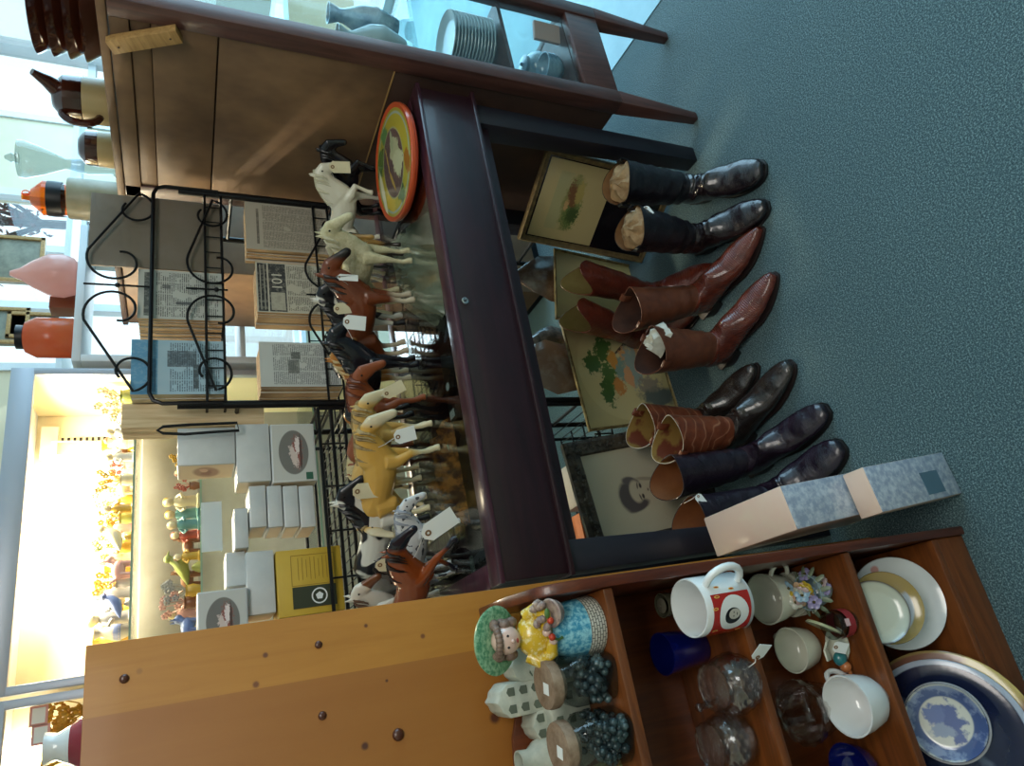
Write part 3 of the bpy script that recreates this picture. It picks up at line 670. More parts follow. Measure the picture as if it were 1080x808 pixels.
m.lathe([(0, 0), (w * .06, 0), (w * .06, .0008), (0, .0008)], 5, 0, T(-w * .24, -dp / 2 - .0015, h * .38, rx=radians(90)))
m.build('emblem', M['white'], ep_)
G(208, 262, 622, 690, RY - .0, .12, 'white box with an oval horse-team picture, leaning out at the left edge of the shelf', print_='ovalprint')
G(262, 330, 655, 720, RY + .03, .12, 'cream box half hidden by the pine board at the left end of the shelf', front='boxcream')
gcard = pm('card_white', 'd6dcda', .6)
# boxes and orange packets on the lower shelves, seen under the table
for k, (x, z, w, h, c, lab) in enumerate(((.30, .62, .12, .12, 'b8b4a8', 'pale box on the shelf behind the portrait frame'), (.47, .62, .13, .09, '9a9488', 'grey box seen between the table legs behind the pictures'), (.66, .62, .12, .10, 'c4beb0', 'off-white box under the middle of the table, on the wire shelf'),
                                     (.36, .22, .12, .16, 'c46a2a', 'orange packet low on the wire shelf behind the portrait'), (.52, .22, .14, .14, 'a8a49a', 'pale packet low on the wire shelf'))):
    m = MB(); m.box((0, 0, h / 2), (w, .12, h)); place(m, 'carton', pm('carton_%d' % k, c, .6, c2=c, scale=5), lab, 'box', (x, 1.93, z + .005), 0, bevel=.003)
# bundles in plastic under the table at the back
for (px, py, w, h, c, lab) in ((575, 292, .20, .26, '6a5648', 'brown cloth bundle in a plastic bag under the middle of the table'), (572, 385, .19, .22, '8a705e', 'pinkish brown packet in plastic standing behind the flower print'), (590, 345, .14, .14, '3a4648', 'dark grey-green package behind the flower print')):
    p = at(px, py, Y=1.87); m = MB(); rings = []
    for k in range(9):
        q = k / 8; r = (.5 + .05 * sin(q * 9 + px)) * (1 - .75 * max(0, q - .8) / .2); rings.append([(w * r * cos(2 * pi * i / 14) * (1 + .10 * sin(i * 3 + k)), .055 * r * 2 * .6 * sin(2 * pi * i / 14) * (1 + .2 * sin(i * 2.3 + k * 1.7)), q * (p.z + h * .4)) for i in range(14)])
    m.loft(rings); place(m, 'wrapped_bundle', pm('bundle' + c, c, .25, c2='b4aca4', scale=10, thr=(.5, .8), coat=.5), lab, 'bundle', (p.x, 1.88 if px != 590 else 1.99, 0), .1)

# ================================================================== model horses
def horse_meshes(pose):
    P = dict(neck=[(.058, .165, .046, .034), (.084, .190, .038, .026), (.102, .214, .030, .020), (.112, .234, .024, .017)], head=[(.112, .242), (.136, .233), (.160, .212), (.176, .195)],
             fl=((.062, .072), (.060, .026), (.066, .006)), fr=((.058, .072), (.054, .026), (.060, .006)), hl=((-.095, .072), (-.088, .026), (-.080, .006)), hr=((-.105, .074), (-.100, .028), (-.092, .006)), tail='down')
    if pose == 'low':
        P.update(neck=[(.062, .162, .046, .034), (.092, .178, .038, .026), (.116, .188, .030, .020), (.134, .192, .025, .017)], head=[(.138, .192), (.160, .176), (.176, .152), (.186, .130)], fr=((.080, .075), (.085, .030), (.094, .006)))
    if pose == 'arched':
        P.update(neck=[(.060, .168, .048, .036), (.080, .194, .041, .028), (.100, .216, .033, .022), (.120, .226, .026, .018)], head=[(.122, .238), (.142, .222), (.154, .196), (.160, .174)], fr=((.105, .118), (.092, .080), (.088, .062)), tail='up')
    if pose == 'run':
        P.update(neck=[(.066, .162, .046, .034), (.096, .182, .038, .026), (.122, .196, .030, .020), (.144, .204, .024, .017)], head=[(.144, .212), (.170, .204), (.196, .188), (.212, .174)], fr=((.130, .105), (.165, .080), (.185, .070)), fl=((.085, .085), (.062, .050), (.045, .030)),
                 hl=((-.125, .090), (-.160, .060), (-.178, .045)), hr=((-.09, .066), (-.075, .026), (-.062, .006)), tail='up')
    m = MB()
    def ring(x, z, h, w, tilt=0, n=16):
        return [(x - h * sin(a) * sin(tilt), w * cos(a), z + h * sin(a) * cos(tilt)) for a in [2 * pi * k / n for k in range(n)]]
    body = [(-.120, .156, .014, .014), (-.115, .156, .033, .032), (-.097, .154, .044, .043), (-.072, .151, .046, .046), (-.042, .147, .042, .044), (-.010, .143, .042, .044), (.022, .144, .044, .043), (.050, .149, .045, .038), (.074, .151, .038, .031), (.090, .149, .020, .018)]
    m.loft([ring(*b) for b in body])
    nk = P['neck']; rr = []
    for k, (x, z, h, w) in enumerate(nk):
        a = nk[max(k - 1, 0)]; b = nk[min(k + 1, 3)]; tl = atan2(b[1] - a[1], b[0] - a[0])
        rr.append(ring(x, z, h, w, tl))
    x, z, h, w = nk[0]; rr.insert(0, ring(x - .03, z - .03, h * 1.0, w, .6)); m.loft(rr)
    hd = P['head']; rad = [(.0205, .0155), (.0245, .0155), (.0155, .0105), (.0125, .0105)]; rr = []
    for k, (x, z) in enumerate(hd):
        a = hd[max(k - 1, 0)]; b = hd[min(k + 1, 3)]; tl = atan2(b[1] - a[1], b[0] - a[0]); rr.append(ring(x, z, rad[k][0], rad[k][1], tl, 12))
    m.loft(rr); m.ball((hd[3][0], 0, hd[3][1]), (.0125, .0105, .012), seg=10, rg=6)
    m.ball((hd[0][0], 0, hd[0][1] - .002), .019, seg=10, rg=6)
    for s in (-1, 1):
        b = hd[0]; m.tube([(b[0] - .004, s * .009, b[1] + .012), (b[0] - .003, s * .012, b[1] + .034)], [.0065, .0022], 6)
    for key, sy, top in (('fl', 1, ((.055, .135, .024), (.060, .105, .0165))), ('fr', -1, ((.055, .135, .024), (.058, .105, .0165))), ('hl', 1, ((-.082, .142, .037), (-.070, .106, .026))), ('hr', -1, ((-.082, .142, .037), (-.072, .106, .026)))):
        k, f, h = P[key]; y = sy * .024
        if P[key][0][1] > .1 and key[0] == 'f': top = ((.055, .140, .022), (.075, .128, .015))
        pts = [(top[0][0], y * .8, top[0][1]), (top[1][0], y, top[1][1]), (k[0], y, k[1]), ((k[0] + f[0]) / 2, y, (k[1] + f[1]) / 2), (f[0], y, f[1]), (h[0], y, h[1] + .004), (h[0] + .001, y, h[1] - .006)]
        m.tube(pts, [top[0][2], top[1][2], .0105, .0068, .0074, .0090, .0105], 10)
    me = remesh(m, 'horse_body_' + pose, [MT0], .0032, 2)
    mane = MB(); pr = []
    for k, (x, z, h, w) in enumerate(nk):
        a = nk[max(k - 1, 0)]; b = nk[min(k + 1, 3)]; tl = atan2(b[1] - a[1], b[0] - a[0]); pr.append(Vector((x - h * sin(tl) * .98, 0, z + h * cos(tl) * .98)))
    pr.append(Vector((hd[0][0] + .012, 0, hd[0][1] + .016)))
    rng = random.Random(3)
    for k in range(26):
        q = k / 25 * (len(pr) - 1.001); i = int(q); p = pr[i].lerp(pr[i + 1], q - i); s = 1 if rng.random() < .75 else -1
        mane.tube([p + Vector((0, 0, .002)), p + Vector((-.002, s * .014, -.004)), p + Vector((-.004 + rng.uniform(-.005, .005), s * .024, -.024)), p + Vector((-.008, s * .026, -.038 - rng.uniform(0, .010)))], [.0042, .0048, .0038, .001], 6, flat=.7)
    tl = MB()
    for k in range(9):
        a = rng.uniform(-.008, .008); b = rng.uniform(-.01, .01)
        if P['tail'] == 'down': pts = [(-.110, a * .3, .176), (-.128, a * .6, .168), (-.136 + b * .4, a, .130), (-.130 + b, a * 1.2, .085), (-.124 + b, a, .055 + b)]
        else: pts = [(-.110, a * .3, .176), (-.130, a * .6, .184), (-.156 + b * .4, a, .168), (-.176 + b, a * 1.3, .130), (-.182 + b, a * 1.2, .090 + b)]
        tl.tube(pts, [.007, .009, .009, .007, .002], 7)
    mm = mane.mesh('horse_mane_' + pose, [MT0]); tm = tl.mesh('horse_tail_' + pose, [MT0])
    ey = MB(); x, z = hd[1]; 
    for s in (-1, 1): ey.ball((x - .004, s * .0145, z + .008), .0030, seg=8, rg=6)
    em = ey.mesh('horse_eye_' + pose, [M['eye']])
    return me, mm, tm, em, dict(head=hd, poll=hd[0], chest=(nk[0][0] + .03, nk[0][1]))
MT0 = pm('horse_default', '8a5a30', .4); M['eye'] = pm('eye_black', '0c0a0a', .1)
HM = {p: horse_meshes(p) for p in ('alert', 'low', 'arched', 'run')}
def coat_mat(name, c, c2=None, sock=None, muzzle=None, patch=None, rough=.32, pscale=14, pthr=.5, rump=None):
    t = NT(name); tc = t.new('ShaderNodeTexCoord'); sp = t.new('ShaderNodeSeparateXYZ'); t.link(tc.outputs['Object'], sp.inputs[0])
    n = t.noise(tc.outputs['Object'], 18, 3); col = t.mix(n, c, c2 or c)
    if patch:
        pn = t.noise(t.coord(loc=(random.random() * 5, 0, 0)), pscale, 1, .3)
        mr = t.new('ShaderNodeMapRange'); t.link(pn, mr.inputs[0]); mr.inputs[1].default_value = pthr - .01; mr.inputs[2].default_value = pthr + .01; col = t.mix(mr.outputs[0], col, patch)
    if sock:
        mr = t.new('ShaderNodeMapRange'); t.link(sp.outputs[2], mr.inputs[0]); mr.inputs[1].default_value = .075; mr.inputs[2].default_value = .05; col = t.mix(mr.outputs[0], col, sock)
    if muzzle:
        mr = t.new('ShaderNodeMapRange'); t.link(sp.outputs[0], mr.inputs[0]); mr.inputs[1].default_value = .150; mr.inputs[2].default_value = .165; col = t.mix(mr.outputs[0], col, muzzle)
    t.base(col); return t.set(rough=rough, coat=.35)
# where each model horse stands on the glass: x, y, heading, size
STAND = iter([(1.425, 1.660, -66, .80), (1.345, 1.695, -56, .86), (1.06, 1.566, -73, 0.944), (1.166, 1.637, -110, 0.85), (0.928, 1.586, -48, 0.949), (0.921, 1.687, -53, 0.939), (1.11, 1.749, -162, 0.843), (0.753, 1.619, -44, 0.92), (0.763, 1.698, -54, 0.836), (0.642, 1.634, -52, 0.909), (0.566, 1.615, -55, 0.90), (0.484, 1.585, -50, 0.93), (0.368, 1.696, -43, 0.899), (0.470, 1.735, -140, 0.80), (0.292, 1.499, -40, 0.671), (0.655, 1.775, -180, 0.76), (0.262, 1.642, -84, 0.80), (0.167, 1.694, -56, 0.853), (0.093, 1.696, -50, 0.88), (0.196, 1.479, -55, 0.83)])
def price_tag(parent, w, h, pos, mat, ry=0, rz=0, rx=0, string_to=None, s=1.0):
    """a paper tag with a hole and string, tied to its thing; pos in the parent's space"""
    m = MB(); c = h * .18
    m.prism([(-w / 2, -h), (w / 2, -h), (w / 2, -c), (w / 2 - c, 0), (-w / 2 + c, 0), (-w / 2, -c)], -.0004, .0004, 'y')
    m.lathe([(w * .07, 0), (w * .16, 0), (w * .16, .0006), (w * .07, .0006), (w * .07, 0)], 14, 1, T(0, -.0012, -c * .9, rx=radians(90)))
    o = m.build('price_tag', [mat, pm('tag_eyelet', '7a5a38', .7) if 'tag_eyelet' not in bpy.data.materials else bpy.data.materials['tag_eyelet']], parent)
    o.location = pos; o.rotation_euler = (rx, ry, rz); o['label'] = 'paper price tag on a string'
    if string_to is not None:
        e = Vector(string_to); p0 = Vector(pos); st = MB().tube([p0, (p0 + e) / 2 + Vector((0, 0, -.006)), e], .0008, 5).build('string', M['string'], o); st.matrix_parent_inverse = o.matrix_basis.inverted()
    return o
def horse(pose, hpx, heading, s, mats, label, tagpx=None, tagsize=(.03, .055), tagmat=None, tagrot=0, Z=.942, tagY=-.03, extra=None):
    """hpx: where the head sits in the photo; the head's height above the glass gives the depth"""
    body, mane, tail, eye, info = HM[pose]; hx, hz = info['head'][1]
    x_, y_, heading, s = next(STAND); a = radians(heading); loc = Vector((x_, y_, Z)); P = loc + Vector((hx * s * cos(a), hx * s * sin(a), hz * s))
    t = thing('model_horse', label, 'horse figurine', loc, a); t.scale = (s, s * .80, s)
    for nm, me, mt in (('body', body, mats[0]), ('mane', mane, mats[1]), ('tail', tail, mats[1]), ('eye', eye, M['eye'])):
        o = bpy.data.objects.new(nm, me); COL.objects.link(o); o.parent = t
        o.material_slots[0].link = 'OBJECT'; o.material_slots[0].material = mt
    if tagpx:
        W = at(tagpx[0], tagpx[1], Y=P.y + tagY); R = Matrix.Rotation(-a, 4, 'Z'); l = (R @ (W - loc)) / s; l.y /= .80
        nk = info['chest']; face = -a + PH * -1
        tg = price_tag(t, tagsize[0] / s, tagsize[1] / s, l, tagmat or M['tagm'], rz=-a - PH, ry=radians(tagrot), string_to=(nk[0] - .01, 0, nk[1] + .01))
    return t
C = coat_mat
black = C('coat_black', '0c0c10', '181820', rough=.22); blackm = pm('mane_black', '0e0e12', .35)
white = C('coat_white', 'dcd8c8', 'cec8b0'); whitem = pm('mane_ivory', 'bdb89c', .45)
curly = pm('coat_curly', 'b8b088', .6, c2='d2cba8', scale=60, bump=.9, bscale=220)
bay = C('coat_bay', '4e2412', '6a3418', sock='15100e', muzzle='15100e'); chest = C('coat_chestnut', '7a3c20', '8e4c28')
bayh = C('coat_bay_dark', '5c2c16', '7a3c1c', sock='b4a890', muzzle='181210')
buck = C('coat_buckskin', 'a07a40', 'b48a4c', sock='2a2018'); pal = C('coat_palomino', 'c49a50', 'd6ae64', sock='d4c8a4', muzzle='c8bc98')
pal2 = C('coat_palomino_deep', 'c49640', 'd4a855', sock='d4c8a0', muzzle='d0c4a4'); tanm = pm('mane_cream', 'c8ba90', .5); palm = pm('mane_tan', '6a5434', .55, c2='b09a68', scale=40)
pinto = C('coat_black_pinto', '101014', '1a1a20', patch='cfccc0'); pinto2 = C('coat_brown_pinto', 'd2cec2', 'dad6ca', patch='6a4026', pthr=.56)
app = C('coat_appaloosa', 'b8bcc0', 'd0d0cc', patch='4a4e54', pscale=60, pthr=.62); grey = C('coat_grey', '6a6460', '8a827a', muzzle='c8c0b4')
redp = C('coat_red_pinto', '8a4a26', '9a5630', patch='d2c8b8', pthr=.58); gloss = C('coat_glossy_bay', '7a3818', '8a4620', sock='1c1c28', muzzle='1c1c28', rough=.12)
darkm = pm('mane_dark', '1c1412', .4)
H = horse
H('arched', (338, 168), -40, .86, (black, blackm), 'black model horse with a raised foreleg, farthest right by the cabinet')
H('arched', (336, 188), -62, .92, (white, whitem), 'tall white model horse with a cream tag, second from the right', (347, 176), (.034, .06), tagrot=-6)
H('alert', (340, 232), -75, .90, (curly, whitem), 'curly-coated cream model horse with a rough textured body')
H('low', (352, 262), -95, .92, (buck, darkm), 'buckskin model horse beside the curly cream one, looking down')
H('alert', (342, 278), -70, .90, (bayh, darkm), 'bay model horse with a dark head and a white tag', (354, 292), (.016, .055), M['tagw'], 0)
H('alert', (334, 309), -80, .86, (pinto, blackm), 'black and white pinto model horse with a manila tag', (352, 326), (.030, .052), None, -8)
H('low', (340, 332), -115, .92, (pal, tanm), 'tan model horse half hidden behind the curly cream and bay ones')
H('alert', (350, 347), -60, .92, (black, blackm), 'black model horse with a large white tag, middle of the row', (362, 339), (.036, .056), M['tagw'], 4)
H('alert', (348, 380), -95, .86, (C('coat_gold', 'a86a28', 'b87a34', sock='cfc4a8'), pm('mane_flaxen', 'c0a878', .5)), 'small golden-tan model horse with flaxen mane beside the red chestnut')
H('low', (372, 398), -62, 1.0, (chest, pm('mane_chestnut', '5c2c18', .4)), 'large red chestnut model horse, the reddest of the row', (404, 417), (.030, .056), M['tagm'], -28, tagY=-.05)
H('low', (388, 437), -55, .95, (pal, palm), 'palomino model horse with a pale muzzle, right-hand one of the palomino pair')
H('low', (396, 457), -55, .98, (pal2, palm), 'palomino model horse with a white tag, left-hand one of the palomino pair', (416, 462), (.034, .050), M['tagw'], -14, tagY=-.04)
H('alert', (362, 518), -70, .86, (pinto, blackm), 'black model horse with white patches and a large cream tag', (372, 519), (.038, .066), M['tagm'], -2)
H('low', (394, 545), -150, .92, (pal2, palm), 'palomino model horse standing behind the palomino pair, facing left')
H('low', (424, 530), -60, .62, (app, pm('mane_grey', '8a9098', .5)), 'small grey and white spotted model horse near the front')
H('low', (384, 560), -130, .92, (redp, tanm), 'chestnut and white patched model horse with a pale mane')
H('low', (388, 584), -125, .92, (grey, darkm), 'grey model horse with a white face and a cream tag', (396, 596), (.032, .060), None, 8)
H('alert', (384, 622), -60, .92, (pinto2, pm('mane_brown', '5c4434', .5)), 'white and brown pinto model horse near the pine board', )
H('low', (400, 642), -60, .90, (C('coat_plain_white', 'd4d0c4', 'dcd8cc'), whitem), 'plain white model horse cut off by the pine board')
H('run', (424, 572), -72, 1.0, (gloss, darkm), 'glossy bay model horse striding forward at the front left, with a white tag', (446, 566), (.042, .078), M['tagw'], -32, tagY=-.03)

# ================================================================== bookcase with the pottery
BY0, BY1, BX1, BX0 = .974, 1.185, .116, -.62
t3 = thing('bookcase', 'maple-stained open bookcase with scalloped sides in the left foreground', 'bookcase', (-.25, 1.08, 0))
L3 = lambda x, y, z: (x + .25, y - 1.08, z)
SH = [.904, .652, .365, .105]
for x in (BX1 - .018, BX0):
    m = MB(); prof = [(BY1 + .008, 0), (BY0, 0), (BY0, .93)]
    for k in range(1, 9): q = k / 8; prof.append((BY0 + .055 * (1 - cos(q * pi / 2)) + (.0 if q < 1 else 0), .93 + .085 * sin(q * pi / 2)))
    prof += [(BY0 + .10, 1.030), (BY1 + .008, 1.032)]
    m.prism([(y - 1.08, z) for y, z in prof], x + .25, x + .25 + .018, 'x'); m.build('side', M['bookside'], t3, .003)
for z in SH:
    m = MB(); m.box(L3((BX0 + BX1) / 2, (BY0 + BY1) / 2 + .003, z - .0096), (BX1 - BX0 - .038, BY1 - BY0 - .006, .018)); m.build('shelf', M['bookwood'], t3, .003)
m = MB(); m.box(L3((BX0 + BX1) / 2, BY0 + .018, .043), (BX1 - BX0 - .036, .018, .086)); m.build('plinth', M['bookwood'], t3, .002)
m = MB(); pr = [(BX0 + .25, 0), (BX1 - .018 + .25, 0)]
for px, py in ((549, 636), (548, 680), (546, 730), (545, 752), (541, 779), (543, 806)): p = at(px, py, Y=BY1); pr.append((min(p.x, BX1 - .018) + .25, p.z))
zz = pr[-1][1]
pr += [(BX0 + .5, zz - .004), (BX0 + .40, zz + .006), (BX0 + .25, zz - .02)]
m.prism(pr, BY1 - 1.08, BY1 + .008 - 1.08, 'y'); m.build('back_board', M['bookback'], t3, .001)

# pine board behind it
KN = [(at(x, y, Y=1.2), r, c) for x, y, r, c in ((280, 691, .005, '5a2e10'), (270, 722, .006, '6a3a14'), (386, 660, .004, '5a2e10'), (446, 671, .005, '6a3a14'), (385, 787, .007, '4a2410'), (522, 757, .011, '4a2410'), (408, 718, .003, '4a2410'), (147, 708, .005, '8a5a1c'))]
PX1, PX0, PZ1 = at(300, 652, Y=1.2).x, -.95, at(89.5, 700, Y=1.2).z
split_x = at(427, 699, Y=1.2).x
t = thing('pine_board', 'tall knotty pine board rising behind the pottery bookcase, its edge beside the horses', 'board', ((PX0 + PX1) / 2, 1.21, 0))
pine = wood('knotty_pine', '986014', 'aa7126', grain=(1, 1, 14), scale=3, rough=.5, coat=.1, bump=.02, banded=[(split_x - t.location.x, '885018')],  # darker tone left of one vertical line
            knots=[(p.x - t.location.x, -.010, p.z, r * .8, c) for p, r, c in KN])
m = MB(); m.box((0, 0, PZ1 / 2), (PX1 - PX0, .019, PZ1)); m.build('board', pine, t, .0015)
for x, y, r in ((131, 716, .0065), (336, 680, .006), (340, 755, .0065), (420, 775, .0095)):
    p = at(x, y, Y=1.2); m = MB(); m.ball((p.x - t.location.x, -.0095, p.z), (r, r * .7, r), seg=16, rg=8)
    m.build('wood_plug', pm('plug_brown', '4a2412', .35, coat=.3), t)

# ---- shelf 1
def onshelf(x, y, k): return at(x, y, Z=SH[k] + .0005)
p = onshelf(634, 652, 0)
t = thing('lady_figurine', 'ceramic girl figurine with green hat, yellow blouse and blue skirt on the top shelf', 'figurine', (p.x - .006, 1.033, SH[0]), radians(-12)); 
hz = at(500, 670, Y=1.035).z - SH[0]; k = hz / .185; t.scale = (k, k, k)
bt = NT('brick_hem'); tc_ = bt.new('ShaderNodeTexCoord'); sp_ = bt.new('ShaderNodeSeparateXYZ'); bt.link(tc_.outputs['Object'], sp_.inputs[0])
an_ = bt.math('ARCTAN2', sp_.outputs[1], sp_.outputs[0]); cb_ = bt.new('ShaderNodeCombineXYZ'); bt.link(bt.math('MULTIPLY', an_, .04), cb_.inputs[0]); bt.link(sp_.outputs[2], cb_.inputs[1])
br_ = bt.new('ShaderNodeTexBrick'); bt.link(cb_.outputs[0], br_.inputs['Vector']); br_.inputs['Scale'].default_value = 60; br_.inputs['Color1'].default_value = lin('c8c4b8'); br_.inputs['Color2'].default_value = lin('b8b4a6'); br_.inputs['Mortar'].default_value = lin('4c4a44'); br_.inputs['Mortar Size'].default_value = .035
bt.base(br_.outputs[0]); brick = bt.set(rough=.5)
m = MB(); m.lathe([(0, 0), (.040, 0), (.042, .004), (.040, .026)], 36); m.build('brick_hem', brick, t)
m = MB(); m.lathe([(.040, .026), (.038, .045), (.032, .066), (.026, .080)], 36); m.build('skirt', pm('skirt_blue', '2f84a4', .3, c2='8cc4d0', scale=170, coat=.4, thr=(.42, .62)), t)
m = MB(); m.lathe([(.026, .078), (.028, .092), (.027, .104), (.018, .116), (.009, .122)], 24, M=T(s=(1.15, .85, 1)))
m.tube([(.026, 0, .108), (.036, -.012, .096), (.026, -.026, .088), (.008, -.030, .092)], [.010, .010, .009, .007], 10)
m.tube([(-.026, 0, .108), (-.036, -.012, .094), (-.022, -.026, .084), (-.004, -.030, .084)], [.010, .010, .009, .007], 10)
m.build('blouse', pm('blouse_yellow', 'c8a420', .3, c2='dccf98', scale=130, thr=(.5, .62), coat=.4), t)
m = MB(); m.tube([(0, 0, .115), (0, -.002, .130)], .008, 10)
m.ball((0, -.003, .142), (.0195, .019, .021), seg=20, rg=12); m.ball((0, -.023, .140), .0028, seg=8, rg=5); hd_ = m.build('head', pm('porcelain_skin', 'd0b0a0', .2, coat=.5), t)
m = MB()
for s in (-1, 1): m.ball((s * .0075, -.0205, .146), .0018, seg=8, rg=5)
m.build('eye', M['eye'], hd_)
for q_ in ((.006, -.033, .093), (-.006, -.033, .084)): MB().ball(q_, .0065, seg=10, rg=6).build('hand', bpy.data.materials['porcelain_skin'], t)
m = MB(); m.ball((0, -.0218, .1325), (.0035, .0014, .0016), seg=8, rg=5); m.build('mouth', pm('lip_red', '8c2c24', .4), hd_)
m = MB(); rng = random.Random(9)
for q in range(34):
    a = pi * (-.12 + 1.24 * q / 33); m.ball((.021 * cos(a), .002 + .017 * sin(a), .146 + rng.uniform(-.018, .014)), .008, seg=8, rg=5)
for q in range(12):
    a = pi + pi * q / 11; m.ball((.019 * cos(a), -.003 + .016 * sin(a), .158), .0055, seg=8, rg=5)
m.build('hair', pm('hair_taupe', '6a5448', .5, c2='8a7464', scale=90, bump=.5), t)
m = MB(); m.lathe([(0, .004), (.042, 0), (.046, .002), (.044, .006), (.028, .008), (.024, .016), (0, .020)], 40, M=T(0, .006, .150, rx=radians(-62)))
m.build('hat', pm('hat_green', '4c9068', .35, c2='9cc8a0', scale=160, coat=.3, thr=(.4, .6)), t)
m = MB(); m.lathe([(0, 0), (.016, .0), (.020, .012), (.018, .014), (0, .010)], 20, M=T(.030, -.030, .074, rx=radians(20)));
for q in range(22): a = rng.uniform(0, 2 * pi); r = rng.uniform(.008, .022); m.ball((.030 + r * cos(a), -.030 + r * sin(a) * .7, .092 + rng.uniform(0, .012)), .0055, seg=8, rg=5)
m.build('flower_basket', pm('basket_mauve', '7a6460', .4, c2='a89484', scale=120, bump=.4), t)
m = MB()
for q in ((.022, -.046, .092), (.0, -.042, .090)):
    m.ball(q, .005, seg=8, rg=6)
m.build('rose', pm('rose_red', 'b03a20', .3), t); m = MB(); m.tube([(.0, -.042, .09), (-.006, -.036, .078), (-.004, -.034, .070)], .002, 6); m.ball((.032, -.046, .096), (.007, .003, .004)); m.build('leaf', pm('leaf_green', '4a6c34', .5), t)

# pale ceramic building block ornament
t = thing('ceramic_building', 'pale grey-green ceramic town building with stepped roofs and rows of windows, behind the first jar', 'ornament', (-.020, 1.128, SH[0]), radians(-4)); t.scale = (1.12, 1.0, .92)
bc = pm('celadon', '9ca294', .5, c2='c0c2b2', scale=24, bump=.35, bscale=90); bd = pm('celadon_relief', '5c6456', .6)
for (x, y, w, d, h) in ((-.055, .012, .040, .05, .105), (-.015, .016, .045, .055, .165), (.028, .012, .045, .05, .130), (-.036, -.022, .06, .03, .08), (.020, -.024, .05, .03, .095)):
    m = MB(); m.prism([(x - w / 2, 0), (x + w / 2, 0), (x + w / 2, h * .86), (x + w * .38, h * .90), (x + w * .30, h * .94), (x + w * .12, h * .96), (x, h), (x - w * .12, h * .96), (x - w * .30, h * .94), (x - w * .38, h * .90), (x - w / 2, h * .86)], y - d / 2, y + d / 2)
    m.build('block', bc, t, .003)
    m = MB(); n = int(h / .024)
    for r in range(n):
        for s in (-.25, .25):
            cz = .016 + r * .024
            if cz > h * .86: continue
            m.prism([(x + w * s - .0055, cz - .007), (x + w * s + .0055, cz - .007), (x + w * s + .0055, cz + .004), (x + w * s, cz + .008), (x + w * s - .0055, cz + .004)], y - d / 2 - .0012, y - d / 2 + .001)
    m.build('window_relief', bd, t)

def jar(label, px, w, hbody, fill, rz, y):
    p = onshelf(px[0], px[1], 0)
    t = thing('glass_jar', label, 'jar', (p.x, y, SH[0]), rz); R = w / 2; N = 32
    def sq(R, z, e=4):
        out = []
        for k in range(N):
            a = 2 * pi * k / N; c, s_ = cos(a), sin(a); r = R / ((abs(c) ** e + abs(s_) ** e) ** (1 / e)); out.append((r * c, r * s_, z))
        return out
    m = MB(); m.loft([sq(R * .9, 0), sq(R, .006), sq(R, hbody * .78), sq(R * .9, hbody * .9, 3), sq(R * .80, hbody, 2), sq(R * .80, hbody + .006, 2)], caps=(True, False))
    m.build('glass_body', jarglass, t)
    m = MB(); m.lathe([(0, hbody - .002), (R * .78, hbody - .002), (R * .78, hbody + .004), (R * .98, hbody + .006), (R * 1.0, hbody + .016), (R * .96, hbody + .022), (0, hbody + .022)], 32); m.build('cork_lid', pm('cork', '6e5844', .7, c2='94806a', scale=50, bump=.2), t)
    m = MB(); m.box((0, 0, hbody + .0226), (.016, .016, .0006), M=T(-R * .1, -R * .2, 0, rz=0) ); o = m.build('sticker', M['tagw'], t); o.rotation_euler = (0, 0, radians(0))
    f = MB(); rr = random.Random(int(px[0])); 
    for q in range(150 if fill == 'marbles' else 90):
        z = rr.uniform(.010, hbody * .62); lim = R * .84; f.ball((rr.uniform(-lim, lim), rr.uniform(-lim, lim), z), rr.uniform(.0055, .0075), seg=8, rg=6)
    o = f.build('marbles' if fill == 'marbles' else 'small_shot', pm('marble_' + fill, '20282c', .1 if fill == 'marbles' else .4, c2='4a5c5c', scale=30, coat=.7), None); o.location = t.location; o.rotation_euler = t.rotation_euler
    stuff(tag(o, 'dark %s in the cork-lidded jar %s' % ('glass marbles' if fill == 'marbles' else 'green-black beads', 'at the left edge' if fill == 'marbles' else 'nearer the figurine'), 'marbles' if fill == 'marbles' else 'beads')); return t
jarglass = glassm('jar_glass', 'd8dede', .03)
jar('cork-lidded square glass jar of dark beads, the one beside the girl figurine', (648, 708), .070, .088, 'beads', radians(-16), 1.022)
jar('cork-lidded square glass jar of dark marbles, at the left edge of the top shelf', (668, 772), .072, .088, 'marbles', radians(-18), 1.015)
p = onshelf(664, 797, 0)
place(MB().box((0, 0, .02), (.05, .03, .04)), 'small_box', pm('olive_box', '8c8658', .6), 'small olive box beside the second jar', 'box', (p.x - .03, 1.045, SH[0]), .2, bevel=.002)
vessel('small_pot', 'jar', .032, .125, (at(590, 795, Y=1.13).x, 1.13, SH[0]), bc, 'pale green pot behind the second jar', 'pot')

# ---- shelf 2
p = at(727, 640, Z=SH[1] + .098); q = (p.x, p.y)
t = thing('mug', 'white mug with a red band and a round black and white portrait', 'mug', (p.x - .002, p.y, SH[1]), radians(0))
m = MB(); R = .047; Hm = .100
m.lathe([(0, .002), (R * .9, 0), (R, .004), (R, Hm - .002), (R * .985, Hm), (R * .94, Hm), (R * .92, Hm - .003), (R * .92, .006), (0, .005)], 48); m.build('body', M['white'], t, sharp=60)
m = MB(); hp = [(R * .96, 0, Hm * .84)]
for k in range(9): a = pi * .42 - pi * .84 * k / 8; hp.append((R + .030 * cos(a) + .004, 0, Hm * .5 + .034 * sin(a)))
hp.append((R * .96, 0, Hm * .16)); m.tube([T(rz=radians(-52)) @ Vector(v) for v in hp], .0066, 10); m.build('handle', M['white'], t)
m = MB(); n = 40; a0, a1 = radians(75), radians(-250)
